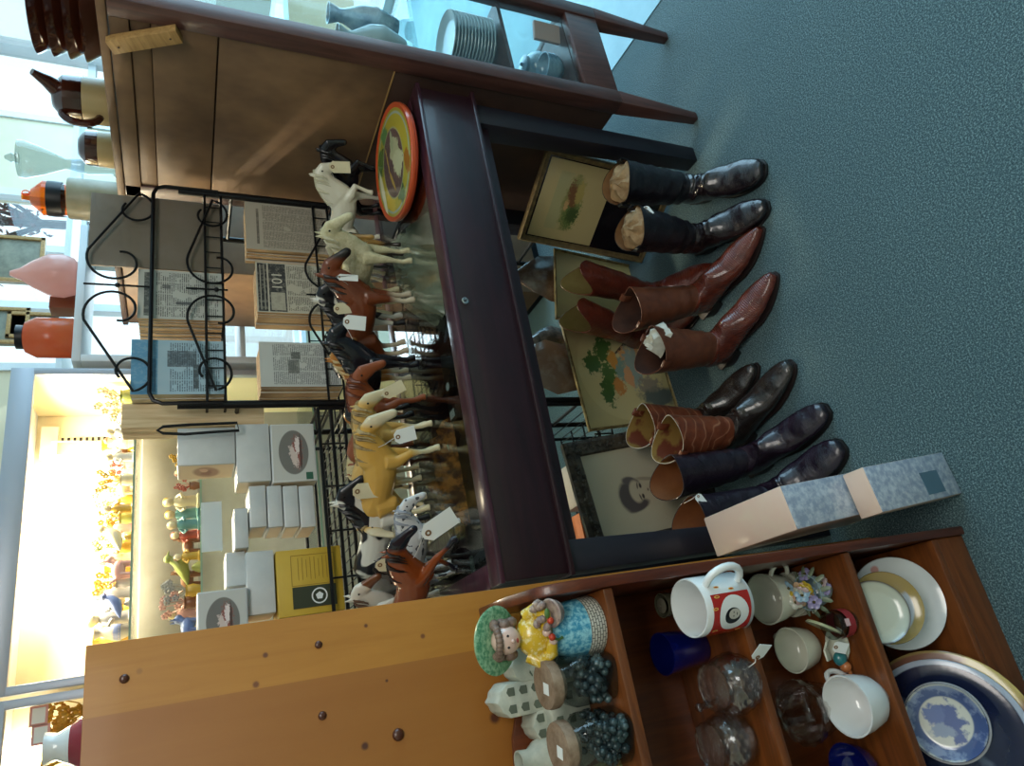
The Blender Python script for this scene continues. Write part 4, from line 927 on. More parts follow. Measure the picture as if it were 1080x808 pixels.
rows = [[(R * 1.004 * cos(a0 + (a1 - a0) * k / n), R * 1.004 * sin(a0 + (a1 - a0) * k / n), z) for k in range(n + 1)] for z in (.010, Hm - .012)]
m2 = MB()
a0, a1 = radians(-300), radians(-76)
rows = [[(R * 1.004 * cos(a0 + (a1 - a0) * k / n), R * 1.004 * sin(a0 + (a1 - a0) * k / n), z) for k in range(n + 1)] for z in (.010, Hm - .012)]
m2.add(rows[0] + rows[1], [(k, k + 1, n + 2 + k, n + 1 + k) for k in range(n)], 0, True)
m2.build('red_band', pm('mug_red', 'a8241c', .15, coat=.6), t)
def curved_patch(pts, R, a_c, z_c, mat, name, parent, rr):
    m = MB(); m.add([(R * rr * cos(a_c + x / R), R * rr * sin(a_c + x / R), z_c + z) for x, z in pts], [tuple(range(len(pts)))], 0, True); return m.build(name, mat, parent)
ac = radians(-118); zc_ = Hm * .46
def fan(n, rx, rz, cx=0, cz=0): return [(cx + rx * cos(2 * pi * k / n), cz + rz * sin(2 * pi * k / n)) for k in range(n)]
def curved_disc(rx, rz, cx, cz, mat, name, rr):
    m = MB(); vs = [(cx, cz)]; fs = []; n = 28; rings = 5
    for j in range(1, rings + 1):
        vs += [(cx + rx * j / rings * cos(2 * pi * k / n), cz + rz * j / rings * sin(2 * pi * k / n)) for k in range(n)]
    for k in range(n):
        fs.append((0, 1 + k, 1 + (k + 1) % n))
        for j in range(rings - 1): a, b = 1 + j * n, 1 + (j + 1) * n; fs.append((a + k, b + k, b + (k + 1) % n, a + (k + 1) % n))
    m.add([(R * rr * cos(ac + x / R), R * rr * sin(ac + x / R), zc_ + z) for x, z in vs], fs, 0, True); return m.build(name, mat, t)
inkb = pm('ink_black', '141414', .3)
curved_disc(.030, .030, 0, 0, M['white'], 'portrait_disc', 1.008); curved_disc(.0135, .016, -.003, .003, inkb, 'portrait_hair', 1.012); curved_disc(.0085, .0115, .000, .000, pm('ink_pale', 'b8b4a8', .3), 'portrait_face', 1.016)
curved_disc(.0016, .001, -.003, .002, inkb, 'portrait_eye', 1.02); curved_disc(.0016, .001, .003, .002, inkb, 'portrait_eye', 1.02); curved_disc(.0025, .0009, .0, -.005, inkb, 'portrait_mouth', 1.02)
mo = pm('mug_yellow', 'd8b050', .3)
for cx, cz in ((.030, .030), (.012, .038), (.040, -.005), (.046, .022), (-.028, .032), (-.036, -.02)):
    for k in (0,): curved_disc(.0022, .0055, cx, cz, mo, 'yellow_mark', 1.008); curved_disc(.0010, .0034, cx, cz, bpy.data.materials['mug_red'], 'yellow_mark', 1.012)
cobalt = glassm('cobalt_glass', '18309c', .05)
cob = NT('cobalt'); cob.base('101e78'); cobm = cob.set(rough=.06, trans=.55, coat=.4)
p = at(712, 686, Z=SH[1] + .07)
vessel('blue_tumbler', 'tumbler', .036, .085, (p.x - .002, p.y + .02, SH[1]), cobm, 'dark cobalt blue glass tumbler behind the red mug', 'tumbler')
def cutglass(name, tint, sc):
    m = bpy.data.materials.new(name); m.use_nodes = True; n = m.node_tree.nodes; l = m.node_tree.links; n.remove(n['Principled BSDF']); o = n['Material Output']
    tc = n.new('ShaderNodeTexCoord'); vo = n.new('ShaderNodeTexVoronoi'); vo.inputs['Scale'].default_value = sc; l.new(tc.outputs['Object'], vo.inputs['Vector'])
    bp = n.new('ShaderNodeBump'); bp.inputs['Strength'].default_value = .25; bp.inputs['Distance'].default_value = .006; l.new(vo.outputs['Distance'], bp.inputs['Height'])
    tr = n.new('ShaderNodeBsdfTransparent'); tr.inputs[0].default_value = lin(tint); gl = n.new('ShaderNodeBsdfGlossy'); gl.inputs['Roughness'].default_value = .08; l.new(bp.outputs[0], gl.inputs['Normal'])
    lw = n.new('ShaderNodeLayerWeight'); lw.inputs['Blend'].default_value = .42; l.new(bp.outputs[0], lw.inputs['Normal'])
    mr = n.new('ShaderNodeMapRange'); mr.inputs[3].default_value = .06; mr.inputs[4].default_value = .4; l.new(lw.outputs['Facing'], mr.inputs[0])
    mx = n.new('ShaderNodeMixShader'); l.new(mr.outputs[0], mx.inputs[0]); l.new(tr.outputs[0], mx.inputs[1]); l.new(gl.outputs[0], mx.inputs[2]); l.new(mx.outputs[0], o.inputs[0]); return m
cut = NT('cut_crystal'); v = cut.coord(); vo = cut.new('ShaderNodeTexVoronoi'); cut.link(v, vo.inputs['Vector']); vo.inputs['Scale'].default_value = 95
cut.base('e8e6e4'); cut.bump(vo.outputs['Distance'], .9, .006); cutm = cutglass('cut_glass', 'f0eeec', 55)
def cut_ball(name, label, cat, px, R, k, dz, extra=None, yo=0):
    p = at(px[0], px[1], Z=SH[k] + R * dz)
    t = thing(name, label, cat, (p.x, p.y + yo, SH[k]))
    m = MB(); fn = lambda a, z: 1 + .045 * abs(cos(a * 7 + z * 210)) * abs(cos(a * 7 - z * 210))
    H = R * 1.75
    m.lathe([(0, .002), (R * .45, .0), (R * .5, .004), (R * .85, H * .22), (R * 1.0, H * .48), (R * .92, H * .72), (R * .74, H * .86), (R * .80, H), (R * .74, H), (R * .68, H * .86), (R * .86, H * .7), (R * .92, H * .48), (R * .78, H * .24), (0, H * .1)], 112, fn=fn, sub=5)
    m.build('body', cutm, t, sharp=80); return t, H
t, Hh = cut_ball('crystal_creamer', 'cut crystal creamer with a white price tag, in front of the blue tumbler', 'creamer', (768, 722), .047, 1, 1.1)
m = MB(); m.tube([(-.020, .030, Hh * .95), (-.026, .046, Hh * .98), (-.028, .052, Hh * .8), (-.022, .044, Hh * .55)], .004, 8); m.ball((-.027, .050, Hh), .007, seg=10, rg=6); m.build('handle', cutm, t)
price_tag(t, .026, .032, (.030, -.042, .018), M['tagw'], ry=radians(-78), rz=-PH, rx=radians(-30), string_to=(.02, -.035, .03))
cut_ball('crystal_bowl', 'round cut crystal bowl at the left, beside the crystal creamer', 'bowl', (764, 784), .046, 1, 1.1)
p = at(688, 636, Z=SH[1] + .04)
vessel('small_cup', 'cup', .022, .05, (p.x - .01, 1.12, SH[1]), pm('olive_glass', '5c5a48', .2, coat=.5), 'small olive-brown lidded pot behind the red mug', 'pot', lidm=pm('olive_lid', '6c6858', .4))

# ---- shelf 3
gray_ivory = M['ivory']
def cup(label, px, r, h, k, rz, mat, tilt=(0, 0, 0), yo=0, decor=None, name='teacup'):
    p = at(px[0], px[1], Z=SH[k] + h)
    return vessel(name, 'cup', r, h, (p.x, p.y + yo, SH[k] + (.004 if any(tilt) else 0)), mat, label, name, 1, 0, tilt=(tilt[0], tilt[1], rz), hR=.55, ht=.0045)
p = at(806, 632, Y=1.115)
for k in range(3): place(plate_mb(.044, .012, seg=32), 'saucer', M['ivory'], 'ivory saucer stacked under the raised teacup', 'saucer', (p.x, p.y, SH[2] + k * .009), 0, 'saucers under the raised teacup', sharp=60)
t = vessel('teacup', 'cup', .049, p.z - SH[2] - .028, (p.x, p.y, SH[2] + .028), M['ivory'], 'ivory teacup on stacked saucers, beside the porcelain flower basket', 'teacup', 1, radians(-30), hR=.5, ht=.0045)
cup('ivory teacup with small flower sprigs, in the middle of the third shelf', (834, 686), .043, .058, 2, radians(60), M['ivory'])
p = at(893, 745, Y=1.022)
t = vessel('teacup', 'cup', .052, p.z - SH[2], (p.x, p.y, SH[2]), M['white'], 'large plain white teacup at the front of the third shelf', 'teacup', 1, radians(40), hR=.5, ht=.005)
# porcelain flower basket
p = at(862, 622, Z=SH[2] + .03)
t = thing('porcelain_flower_basket', 'small pale blue porcelain basket heaped with pansies and yellow, pink and mauve flowers', 'ornament', (p.x - .002, p.y + .004, SH[2])); t.scale = (1.12, 1.12, 1.2)
pot_mb(.030, .045, 'bowl').build('basket', pm('pale_blue_glaze', '8ea6ac', .2, coat=.5), t)
rng = random.Random(5); cols = [('lilac', '8a84a8'), ('sky', '86a6bc'), ('yellow', 'b8a030'), ('peach', 'b89878'), ('pinkish', 'b09a98'), ('cream', 'b4b6a8')]
fm = {n: pm('petal_' + n, c, .35, coat=.3) for n, c in cols}; lf = pm('leaf_greyed', '6c7862', .4)
for q in range(20):
    a = rng.uniform(0, 2 * pi); r = rng.uniform(0, .034); cx, cy, cz = r * cos(a), r * sin(a), .045 + rng.uniform(-.004, .022) - r * .3
    m = MB(); tx, ty = rng.uniform(-.6, .6), rng.uniform(-.4, .9)
    Mx = T(cx, cy, cz, rx=ty, ry=tx)
    for z in range(5): b = 2 * pi * z / 5; m.ball((.0068 * cos(b), .0068 * sin(b), 0), (.0062, .0062, .0022), seg=8, rg=5, M=Mx)
    m.ball((0, 0, .002), .0028, 1, seg=8, rg=5, M=Mx)
    o = m.build('flower', [fm[cols[q % 6][0]], pm('flower_heart', '4a4420', .5) if q == 0 else bpy.data.materials['flower_heart']], t)
for q in range(12):
    a = 2 * pi * q / 12; m = MB(); m.ball((0, 0, 0), (.012, .0045, .0015), seg=8, rg=5, M=T(.034 * cos(a), .034 * sin(a), .040, ry=.5, rz=a)); m.build('leaf', lf, t)
m = MB(); m.tube([(.0, .026, .03), (.0, .040, .055), (.0, .030, .075), (.0, .02, .06)], .003, 8); m.build('handle', M['ivory'], t)
p = at(884, 658, Z=SH[2] + .03)
t = vessel('liqueur_glass', 'tumbler', .026, .050, (p.x, p.y, SH[2]), jarglass, 'small clear glass with a red design beside the flower basket', 'glass')
m = MB(); m.lathe([(.0255, .012), (.0262, .032)], 16); m.build('red_design', pm('red_design_m', '8c2c30', .4), t)
ps_ = MB().box((.0, -.0262, .034), (.013, .0006, .011)).build('price_sticker', pm('pink_sticker', 'c8a8a8', .6), t)
# book-reading duck figurine
p = at(874, 682, Z=SH[2] + .03)
t = thing('bookend_figurine', 'ceramic orange and teal bird beside an open white book and a green leaf', 'figurine', (p.x, p.y, SH[2]), radians(-20)); t.scale = (1.15, 1.15, 1.15)
m = MB(); m.ball((0, 0, .006), (.030, .024, .006)); m.build('base', M['ivory'], t)
m = MB()
for s in (-1, 1): m.box((0, 0, 0), (.018, .003, .024), M=T(s * .009 - .004, .0, .030, rx=.5, rz=s * -.35))
m.build('open_book', M['ivory'], t, .001)
m = MB(); m.ball((-.016, -.016, .020), (.012, .010, .012)); m.build('teal_body', pm('teal_glaze', '2c7478', .25, coat=.4), t)
m = MB(); m.ball((-.028, -.022, .016), (.0095, .009, .009)); m.tube([(-.034, -.026, .014), (-.042, -.032, .012)], [.004, .001], 8); m.build('head', pm('orange_glaze', 'b0683a', .25, coat=.4), t)
m = MB(); rg = [[(.030 + .030 * cos(a) * .5, .026 * sin(a), .034 + .030 * cos(a)) for a in [2 * pi * q / 20 for q in range(20)]], [(.034 + .028 * cos(a) * .5, .024 * sin(a), .032 + .028 * cos(a)) for a in [2 * pi * q / 20 for q in range(20)]]]
m.loft(rg); m.build('leaf_dish', pm('leaf_dish', '8a9c5c', .3, c2='d0d0b8', scale=14, coat=.4), t)
price_tag(t, .020, .022, (.010, -.026, .045), M['tagw'], rz=-PH, rx=radians(-30))
# cut glass dish + blue bowl
p = at(843, 752, Y=1.122)
t = thing('crystal_dish', 'wide cut glass bowl with a diamond pattern at the left of the third shelf', 'bowl', (p.x, p.y, SH[2])); hb = p.z - SH[2]
m = MB(); m.lathe([(0, 0), (.030, 0), (.034, .004), (.044, hb * .4), (.055, hb * .85), (.057, hb), (.053, hb), (.051, hb * .8), (.038, hb * .4), (0, .012)], 112, fn=lambda a, z: 1 + .045 * abs(cos(a * 7 + z * 190)) * abs(cos(a * 7 - z * 190)), sub=5); m.build('dish', cutm, t, sharp=80)
p = at(906, 806, Z=SH[2] + .045)
vessel('blue_glass_bowl', 'bowl', .048, .05, (p.x - .012, p.y + .02, SH[2]), cobm, 'dark blue glass bowl at the left end of the third shelf', 'bowl')

# ---- bottom shelf: plates leaning on the back
def lean_plate(px, r, yb, tilt, rz, parts, label, name='plate', wav=0, oval=1, h=.016):
    """px: centre of the plate in the photo; yb: depth of the centre"""
    c = Vector(px) if len(px) == 3 else at(px[0], px[1], Y=yb); t = thing(name, label, name.replace('_', ' '), c); t.rotation_euler = (radians(90 - tilt), 0, radians(rz))
    m = plate_mb(r, h, rim=.28, seg=56, wav=wav); m.v = [(x * oval, y, z - h / 2) for x, y, z in m.v]
    m.build('plate_body', parts, t, sharp=70); return t
def patt(name, base, bl, **k): return blobs(name, base, bl, kind='Object', rough=.18, coat=.5, **k)
wp = patt('white_plate_m', 'c4c8c8', [(-.03, .06, .012, .010, 0, 'b88880', .5, .6), (.07, .02, .008, .008, 0, 'b88880', .5, .6)])
gp = patt('gold_lace_m', '9a8448', [(0, 0, .052, .052, 0, 'a8b0b8', .05), (.045, -.03, .03, .04, 0, '9a8450', .3, .5)])
tp_ = patt('tan_rim_m', '5c5450', [(0, 0, .055, .055, 0, 'a8ac9c', .05), (0, 0, .052, .052, 0, 'b0b4a4', .05)])
bp = patt('gilt_brown_m', '8a7448', [(0, 0, .145, .145, 0, '7a5444', .02), (.09, -.11, .06, .05, 0, 'b09a58', .4, .5), (0, .12, .05, .03, 0, '9c8450', .4, .6)])
nb = patt('navy_platter_m', '9aa4b4', [(0, 0, .124, .124, 0, '0e1634', .02), (0, 0, .085, .085, 0, '162240', .4, .5), (0, 0, .10, .008, 40, '4a5a70', .6, 1.2), (0, 0, .07, .02, -30, '3c4c64', .6, 1.2)], noise=None)
tr = patt('blue_transfer_m', 'b4b8b4', [(0, 0, .062, .062, 0, '8090b0', .03), (0, 0, .060, .060, 0, '4a5c88', .3, 1.6), (0, 0, .043, .043, 0, 'c0c2b8', .06), (.0, -.012, .034, .020, 0, '44588c', .3, 1.9), (.014, .014, .014, .018, 0, '54689a', .4, 1.9), (-.016, .008, .012, .018, 0, '8090a8', .4, 1.9)])
lean_plate((946, 636), .091, 1.055, 30, 0, wp, 'large white plate with a fluted rim, right end of the bottom shelf', wav=0)
lean_plate((934, 641), .068, 1.020, 31, 0, gp, 'medium plate with a gold lace rim in front of the white plate')
lean_plate((924, 646), .058, 1.000, 32, 4, tp_, 'small cream plate with a dark patterned rim, front of the right-hand plates')
lean_plate((-.252, 1.040, .186), .150, 0, 62, 0, bp, 'very large gilt-edged brown platter at the back of the bottom shelf', name='platter')
lean_plate((-.250, 1.030, .203), .134, 0, 60, 0, nb, 'large navy blue plate with a pale rim in front of the gilt platter')
lean_plate((-.224, 1.010, .223), .070, 0, 57, 2, patt('rim_white_m', 'b8bcc0', []), 'white-rimmed plate just behind the blue transferware plate')
lean_plate((-.222, 1.004, .232), .066, 0, 57, 2, tr, 'small blue and white transferware plate, frontmost on the bottom shelf')

# ================================================================== plastic-wrapped boxes on the floor
wrapb = pm('wrapped_label_glare', '8a98aa', .25, c2='b4bec8', scale=75, thr=(.40, .66), bump=.9, bscale=45, coat=.9)  # pale flecks mix label print with plastic glare painted into the colour
wrapp = pm('wrapped_peach', 'dcbeaa', .35, c2='dccab0', scale=5, stretch=(1.5, 1, 1), thr=(.5, .7), coat=.5, bump=.12, bscale=30)
def wrapped(x0, x1, y0, y1, z1, lab, sx=0):
    t = thing('wrapped_box', lab, 'box', ((x0 + x1) / 2, (y0 + y1) / 2, 0), radians(sx)); w, d = x1 - x0, y1 - y0
    m = MB(); m.box((0, 0, z1 / 2), (w, d, z1)); m.build('carton', wrapp, t, .003)
    m = MB(); m.box((0, -d / 2 - .001, z1 / 2), (w - .002, .003, z1 - .004)); m.build('label_face', wrapb, t, .001)
    m = MB(); m.box((-w * .12, -d / 2 - .003, z1 * (.38 if z1 > .3 else .30)), (w * .5, .0012, z1 * .22)); m.build('sticker', pm('sticker_slate', '4c6878', .35, coat=.5), t)
    t.rotation_euler = (0, radians(-4.5), radians(sx)); t.location.x = (x0 + x1) / 2; t.location.z = .004
    return t
wrapped(.178, .272, .946, .998, .262, 'shorter peach box wrapped in clear plastic, in front beside the bookcase')
wrapped(.188, .276, 1.006, 1.250, .434, 'taller peach and blue-grey box wrapped in clear plastic, between boots and bookcase')

# ================================================================== framed pictures leaning under the table
def frame_pic(name, label, TL, TR, BL, fw, fd, fmat, pmat, matw=0, matm=None, orn=None, cat='framed picture', inner=None):
    """three corners in the world: the picture plane's own axes are made square from them"""
    TL, TR, BL = Vector(TL), Vector(TR), Vector(BL); u = (TR - TL); w = u.length; u.normalize(); v = (TL - BL); v -= u * v.dot(u); h = v.length; v.normalize(); n = u.cross(v)
    t = thing(name, label, cat, (0, 0, 0)); O = TL - v * h
    t.matrix_world = Matrix(((u.x, v.x, n.x, O.x), (u.y, v.y, n.y, O.y), (u.z, v.z, n.z, O.z), (0, 0, 0, 1)))
    # frame: mitred moulding, picture in XY, front towards +Z
    prof = [(0, -fd), (0, fd * .5), (fw * .25, fd), (fw * .55, fd * .65), (fw * .9, fd * .55), (fw, .0), (fw, -fd)]
    m = MB()
    def ringp(o, z): return [(o, o, z), (w - o, o, z), (w - o, h - o, z), (o, h - o, z)]
    m.loft([ringp(a, b) for a, b in prof], smooth=False, caps=(False, False)); m.build('frame', fmat, t)
    if orn:
        m = MB(); rr = random.Random(4); per = [((0, 0), (w, 0)), ((w, 0), (w, h)), ((w, h), (0, h)), ((0, h), (0, 0))]
        for a, b in per:
            n_ = int(hypot(b[0] - a[0], b[1] - a[1]) / .011)
            for q in range(n_):
                s = (q + .5) / n_; x = a[0] + (b[0] - a[0]) * s; y = a[1] + (b[1] - a[1]) * s; cx, cy = w / 2, h / 2
                x = min(max(x, fw * .45), w - fw * .45); y = min(max(y, fw * .45), h - fw * .45)
                [m.ball((x + rr.uniform(-.5, .5) * fw * .7, y + rr.uniform(-.5, .5) * fw * .7, fd * .72), (.0065, .0065, .004), seg=7, rg=4) for _ in range(2)]
        m.build('carved_relief', orn, t)
    m = MB(); m.box((w / 2, h / 2, -fd * .9), (w - .004, h - .004, .003)); m.build('backing', M['block'], t)
    if matw:
        l, r_, b, tp = matw; m = MB(); x0, x1, y0, y1 = fw * .9, w - fw * .9, fw * .9, h - fw * .9
        m.quad([(x0, y0, -.001), (x1, y0, -.001), (x1, y1, -.001), (x0, y1, -.001)]); m.build('mat_board', matm, t)
        m = MB(); m.quad([(x0 + l, y0 + b, .0004), (x1 - r_, y0 + b, .0004), (x1 - r_, y1 - tp, .0004), (x0 + l, y1 - tp, .0004)]); pc = m.build('picture', pmat, t)
        if inner:
            a_, b_, c_, d_ = x0 + l, x1 - r_, y0 + b, y1 - tp; m = MB(); k1, k2 = (b_ - a_) * .13, (d_ - c_) * .2
            m.quad([(a_ + k1, c_ + k2, .001), (b_ - k1, c_ + k2, .001), (b_ - k1, d_ - k2, .001), (a_ + k1, d_ - k2, .001)]); m.build('landscape', inner, pc)
    else:
        m = MB(); m.quad([(fw * .9, fw * .9, -.001), (w - fw * .9, fw * .9, -.001), (w - fw * .9, h - fw * .9, -.001), (fw * .9, h - fw * .9, -.001)]); m.build('picture', pmat, t)
    return t, w, h
goldf = pm('aged_gilt_frame', '5a4c34', .5, c2='7a6844', scale=60, metal=.3, bump=.3, bscale=120)
dkf = pm('dark_ornate_frame', '1a1612', .4, c2='4c4438', scale=40, bump=.4, bscale=60, coat=.2)
paleg = pm('pale_gold_frame', '9a8a5c', .4, c2='6c5c3c', scale=50, metal=.4)
# garden print with a dark mat (right)
bl1 = [(.5, .85, .6, .25, 0, '98946c', .5), (.5, .5, .5, .22, 0, '7c7c4c', .3, .6), (.35, .45, .3, .2, 0, '5c6c3c', .3, 1.3), (.62, .52, .25, .12, 20, '6a4a30', .3, 1.3), (.3, .4, .14, .14, 0, '3c4c28', .4, 1.3), (.7, .38, .2, .10, 0, '9c8c50', .4, 1.3), (.45, .62, .1, .05, 0, 'b08c60', .4, 1.3)]
garm = pm('garden_margin', 'a8986c', .4, coat=.4)
gar = blobs('garden_print', 'a8986c', bl1, rough=.3, coat=.5)
def floorfit(TLpx, BLpx, TRpx, ylo, lean):
    """left edge from the floor-side corner (depth ylo) up to the top corner, leaning back by `lean`"""
    BL = at(*BLpx, Y=ylo); TL = at(*TLpx, Y=ylo + lean); TR = at(*TRpx, Y=ylo + lean * 1.0); return TL, TR, BL
TL, TR, BL = at(546, 252, Y=1.70), at(577, 155, Y=1.425), at(679, 271, Y=1.665)
frame_pic('framed_garden_print', 'framed garden picture with a wide black lower mat, behind the black boots', TL, TR, BL, .020, .010, goldf, garm, matw=(.006, .006, .20, .008), matm=pm('black_mat', '0e0f14', .25, coat=.5), inner=gar)
# plain yellow print (middle, behind red boots)
TL, TR, BL = floorfit((586, 336), (718, 345), (584, 262), 1.765, .035)
frame_pic('framed_pale_print', 'pale yellow framed print behind the tall red boots', TL, TR, BL, .008, .006, paleg, blobs('pale_print', 'a89c68', [(.75, .45, .04, .2, 20, '6a5c50', .3, 1.3), (.5, .12, .5, .08, 0, '7c8078', .4, .8), (.8, .3, .08, .05, 0, '8c4c34', .4, 1.2)], rough=.35, coat=.4, noise=(3, '9a9064')))
# branch with blossoms
bl2 = [(.55, .9, .10, .012, 40, '3c3028', .3, .8), (.62, .72, .20, .014, 60, '3c3028', .3, .8), (.72, .72, .12, .06, 0, 'a4744c', .3, 1.3), (.60, .60, .10, .07, 0, 'b48450', .3, 1.3), (.72, .82, .06, .05, 0, '8c5038', .3, 1.2), (.66, .50, .20, .10, 0, '7c8c84', .4, 1.2), (.50, .50, .13, .08, 0, '6c8478', .4, 1.3),
       (.36, .70, .13, .09, 30, '405c2c', .2, 1.3), (.22, .58, .10, .10, 0, '3c5a2c', .2, 1.3), (.36, .44, .14, .08, 0, '44602e', .2, 1.3), (.30, .30, .12, .07, 0, '3c582a', .2, 1.3), (.45, .60, .08, .05, 0, 'b0803c', .2, 1.3), (.58, .42, .10, .05, 0, 'b48860', .2, 1.3), (.44, .34, .08, .06, 0, 'a8743c', .3, 1.3), (.78, .30, .10, .12, 0, '7c7464', .4, 1.3), (.86, .20, .08, .2, 0, '4c5450', .5, .8)]
bl2 = [(y_, x_, b_, a_, 90 - r_, c_, s_, *w_) for (x_, y_, a_, b_, r_, c_, s_, *w_) in [(1 - q[0], q[1], *q[2:]) for q in bl2]]
TL, TR, BL = floorfit((621, 455), (716, 432), (590, 337), 1.735, .06)
frame_pic('framed_blossom_print', 'cream framed print of a branch with green leaves and orange blossoms', TL, TR, BL, .009, .006, paleg, blobs('blossom_print', 'aa9f70', [(.5, .5, .47, .46, 0, 'aca274', .02)] + bl2, rough=.3, coat=.4, noise=(3, '9c9468')))
# portrait of a child, dark carved frame
bl3 = [(.5, .5, .8, .8, 0, 'a69e86', .6), (.46, .53, .155, .17, 0, 'a89e86', .15), (.44, .665, .165, .085, 0, '4c4644', .3, .12), (.32, .60, .055, .11, 20, '4c4644', .35, .12), (.60, .61, .05, .08, -30, '524c4a', .35, .12), (.48, .585, .125, .06, 0, 'a89e86', .3),
       (.415, .535, .028, .011, 0, '38302c', .5), (.535, .535, .028, .011, 0, '38302c', .5), (.41, .562, .036, .007, 8, '5c5248', .6), (.54, .562, .036, .007, -8, '5c5248', .6), (.475, .475, .016, .008, 0, '6c6054', .8), (.475, .43, .034, .009, 0, '5c4038', .5), (.5, .26, .25, .10, 0, '8a826e', .6), (.60, .47, .02, .09, -15, '8a806c', .6)]
TR, TL = at(592, 469, Y=1.75), at(628, 594, Y=1.75); BL = TL + Vector((.0, -.09, -.43))
frame_pic('framed_portrait', 'sepia portrait drawing of a child in a dark carved frame, behind the brown boots', TL, TR, BL, .048, .014, dkf, blobs('portrait_print', '8c846e', bl3, rough=.35, coat=.3), orn=dkf)

# ================================================================== boots
def boot(label, top, toe, mats, H=.32, toelen=1.0, wid=1.0, scal=.02, point=.5, strap=True, yaw=None, lean=0, fill=None, tag_=None, lining='lining_tan', shaftw=1.0, flop=0, pairgroup=None, wrinkle=.6):
    """top: photo position of the shaft opening; toe: photo position of the toe tip"""
    a = at(*top, Z=H * .98); b = at(*toe, Z=.015); d = Vector((b.x - a.x, b.y - a.y)); ang = atan2(d.y, d.x) if yaw is None else radians(yaw)
    lm = .235 * toelen
    # ankle sits so that the toe lands where the photo has it; the shaft leans back to its opening
    ax, ay = b.x - lm * cos(ang), b.y - lm * sin(ang)
    t = thing('boot', label, 'boot', (ax, ay, 0), ang)
    R = Matrix.Rotation(-ang, 2); off = R @ Vector((a.x - ax, a.y - ay)); ox, oy = off.x, off.y
    ox = max(-.11, min(.09, ox)); oy = max(-.07, min(.07, oy))
    N = 28
    def ring(cx, cy, cz, ha, hb, tilt, zmin=None, sc=0, pw=0):
        out = []
        for k in range(N):
            a = 2 * pi * k / N; u = ha * cos(a); v = hb * sin(a)
            if pw and u < 0: v *= 1 + pw * .15
            x = cx + u * cos(tilt); z = cz + u * sin(tilt) + sc * cos(2 * a) * 1.0
            if zmin is not None: z = max(z, zmin)
            out.append((x, cy + v, z))
        return out
    s = lambda q: (ox * q, oy * q)
    W = wid
    sh = []
    for z, ha, hb, q in ((1.0, .074, .062, 1.0), (.96, .073, .060, .97), (.80, .068, .056, .80), (.62, .062, .052, .58), (.47, .057, .047, .36), (.36, .053, .042, .18)):
        cx, cy = s(q); sh.append(ring(cx - .005, cy, H * z, ha * shaftw, hb * shaftw * W, 0, sc=(scal if z == 1.0 else scal * .6 if z == .96 else 0)))
    def dens(rs, n, amp, f0, f1):
        out = []; tot = len(rs) - 1
        for q in range(tot * n + 1):
            i = min(q // n, tot - 1); u = q / n - i; a_, b_ = rs[i], rs[i + 1]; c_ = Vector((0, 0, 0)); row = [Vector(x).lerp(Vector(y), u) for x, y in zip(a_, b_)]
            for v_ in row: c_ += v_ / len(row)
            w_ = f0 + (f1 - f0) * q / (tot * n); g_ = q / (tot * n)
            row2 = []
            for k_, v_ in enumerate(row):
                d_ = v_ - c_; an = 2 * pi * k_ / len(row); r_ = amp * w_ * (sin(g_ * 31 + 2.2 * cos(an + seed)) + .6 * sin(g_ * 53 + 3.1 * cos(2 * an + seed * 2) + seed))
                if q in (0, tot * n): r_ = 0
                e_ = v_ + d_.normalized() * r_
                if e_.z < .012 and v_.z >= .008: e_.z = v_.z
                row2.append(tuple(e_))
            out.append(row2)
        return out
    seed = (top[0] * 7 + top[1]) % 6
    m = MB(); m.loft(dens(sh, 4, .0016 * wrinkle, .1, 1.6), caps=(False, False))
    inner = []
    for z, ha, hb, q in ((1.0, .0715, .0595, 1.0), (.8, .065, .053, .8), (.6, .058, .048, .56), (.42, .052, .042, .3)):
        cx, cy = s(q); inner.append(ring(cx - .005, cy, H * z, ha * shaftw, hb * shaftw * W, 0, sc=(scal if z == 1.0 else 0)))
    # rim joins outside and lining
    m.loft([sh[0], inner[0]], caps=(False, False), m=1); m.build('shaft', [mats[0], mats[3]], t, sharp=50)
    mi = MB(); mi.loft(inner, caps=(False, True)); mi.build('lining', M[lining], t, sharp=60)
    if strap:
        for sd in (-1, 1):
            ms = MB(); cx, cy = s(1.0); w = .062 * shaftw * W
            y = cy + sd * w
            pts = [(cx - .005, y + sd * .003, H * .90), (cx - .005, y + sd * .004, H * 1.0 - scal * .6), (cx - .005, y - sd * .003, H * 1.02 - scal), (cx - .005, y - sd * .008, H * .99 - scal), (cx - .005, y - sd * .009, H * .88)]
            rings = []
            for k_, pnt in enumerate(pts):
                nx = (0, sd, 0) if k_ in (0, 1, 3, 4) else (0, 0, 1)
                dy, dz = (sd * .0012, 0) if k_ in (0, 1) else ((-sd * .0012, 0) if k_ in (3, 4) else (0, .0014))
                rings.append([(pnt[0] - .011, pnt[1] - dy, pnt[2] - dz), (pnt[0] + .011, pnt[1] - dy, pnt[2] - dz), (pnt[0] + .011, pnt[1] + dy, pnt[2] + dz), (pnt[0] - .011, pnt[1] + dy, pnt[2] + dz)])
            ms.loft(rings, smooth=False); ms.build('pull_strap', mats[0], t, .0006)
    # foot: tilted rings from ankle to toe
    f = toelen; hz_ = .036
    cx, cy = s(.18); r0 = sh[-1]
    ft = [r0]
    for (x, z, ha, hb, tl) in ((-.005, .100, .060, .040, 8), (.002, .082, .070, .038, 22), (.018, .066, .076, .036, 38), (.046, .052, .068, .037, 56)):
        ft.append(ring(x * f, 0, z, ha, hb * W, radians(tl), zmin=hz_ - .002))
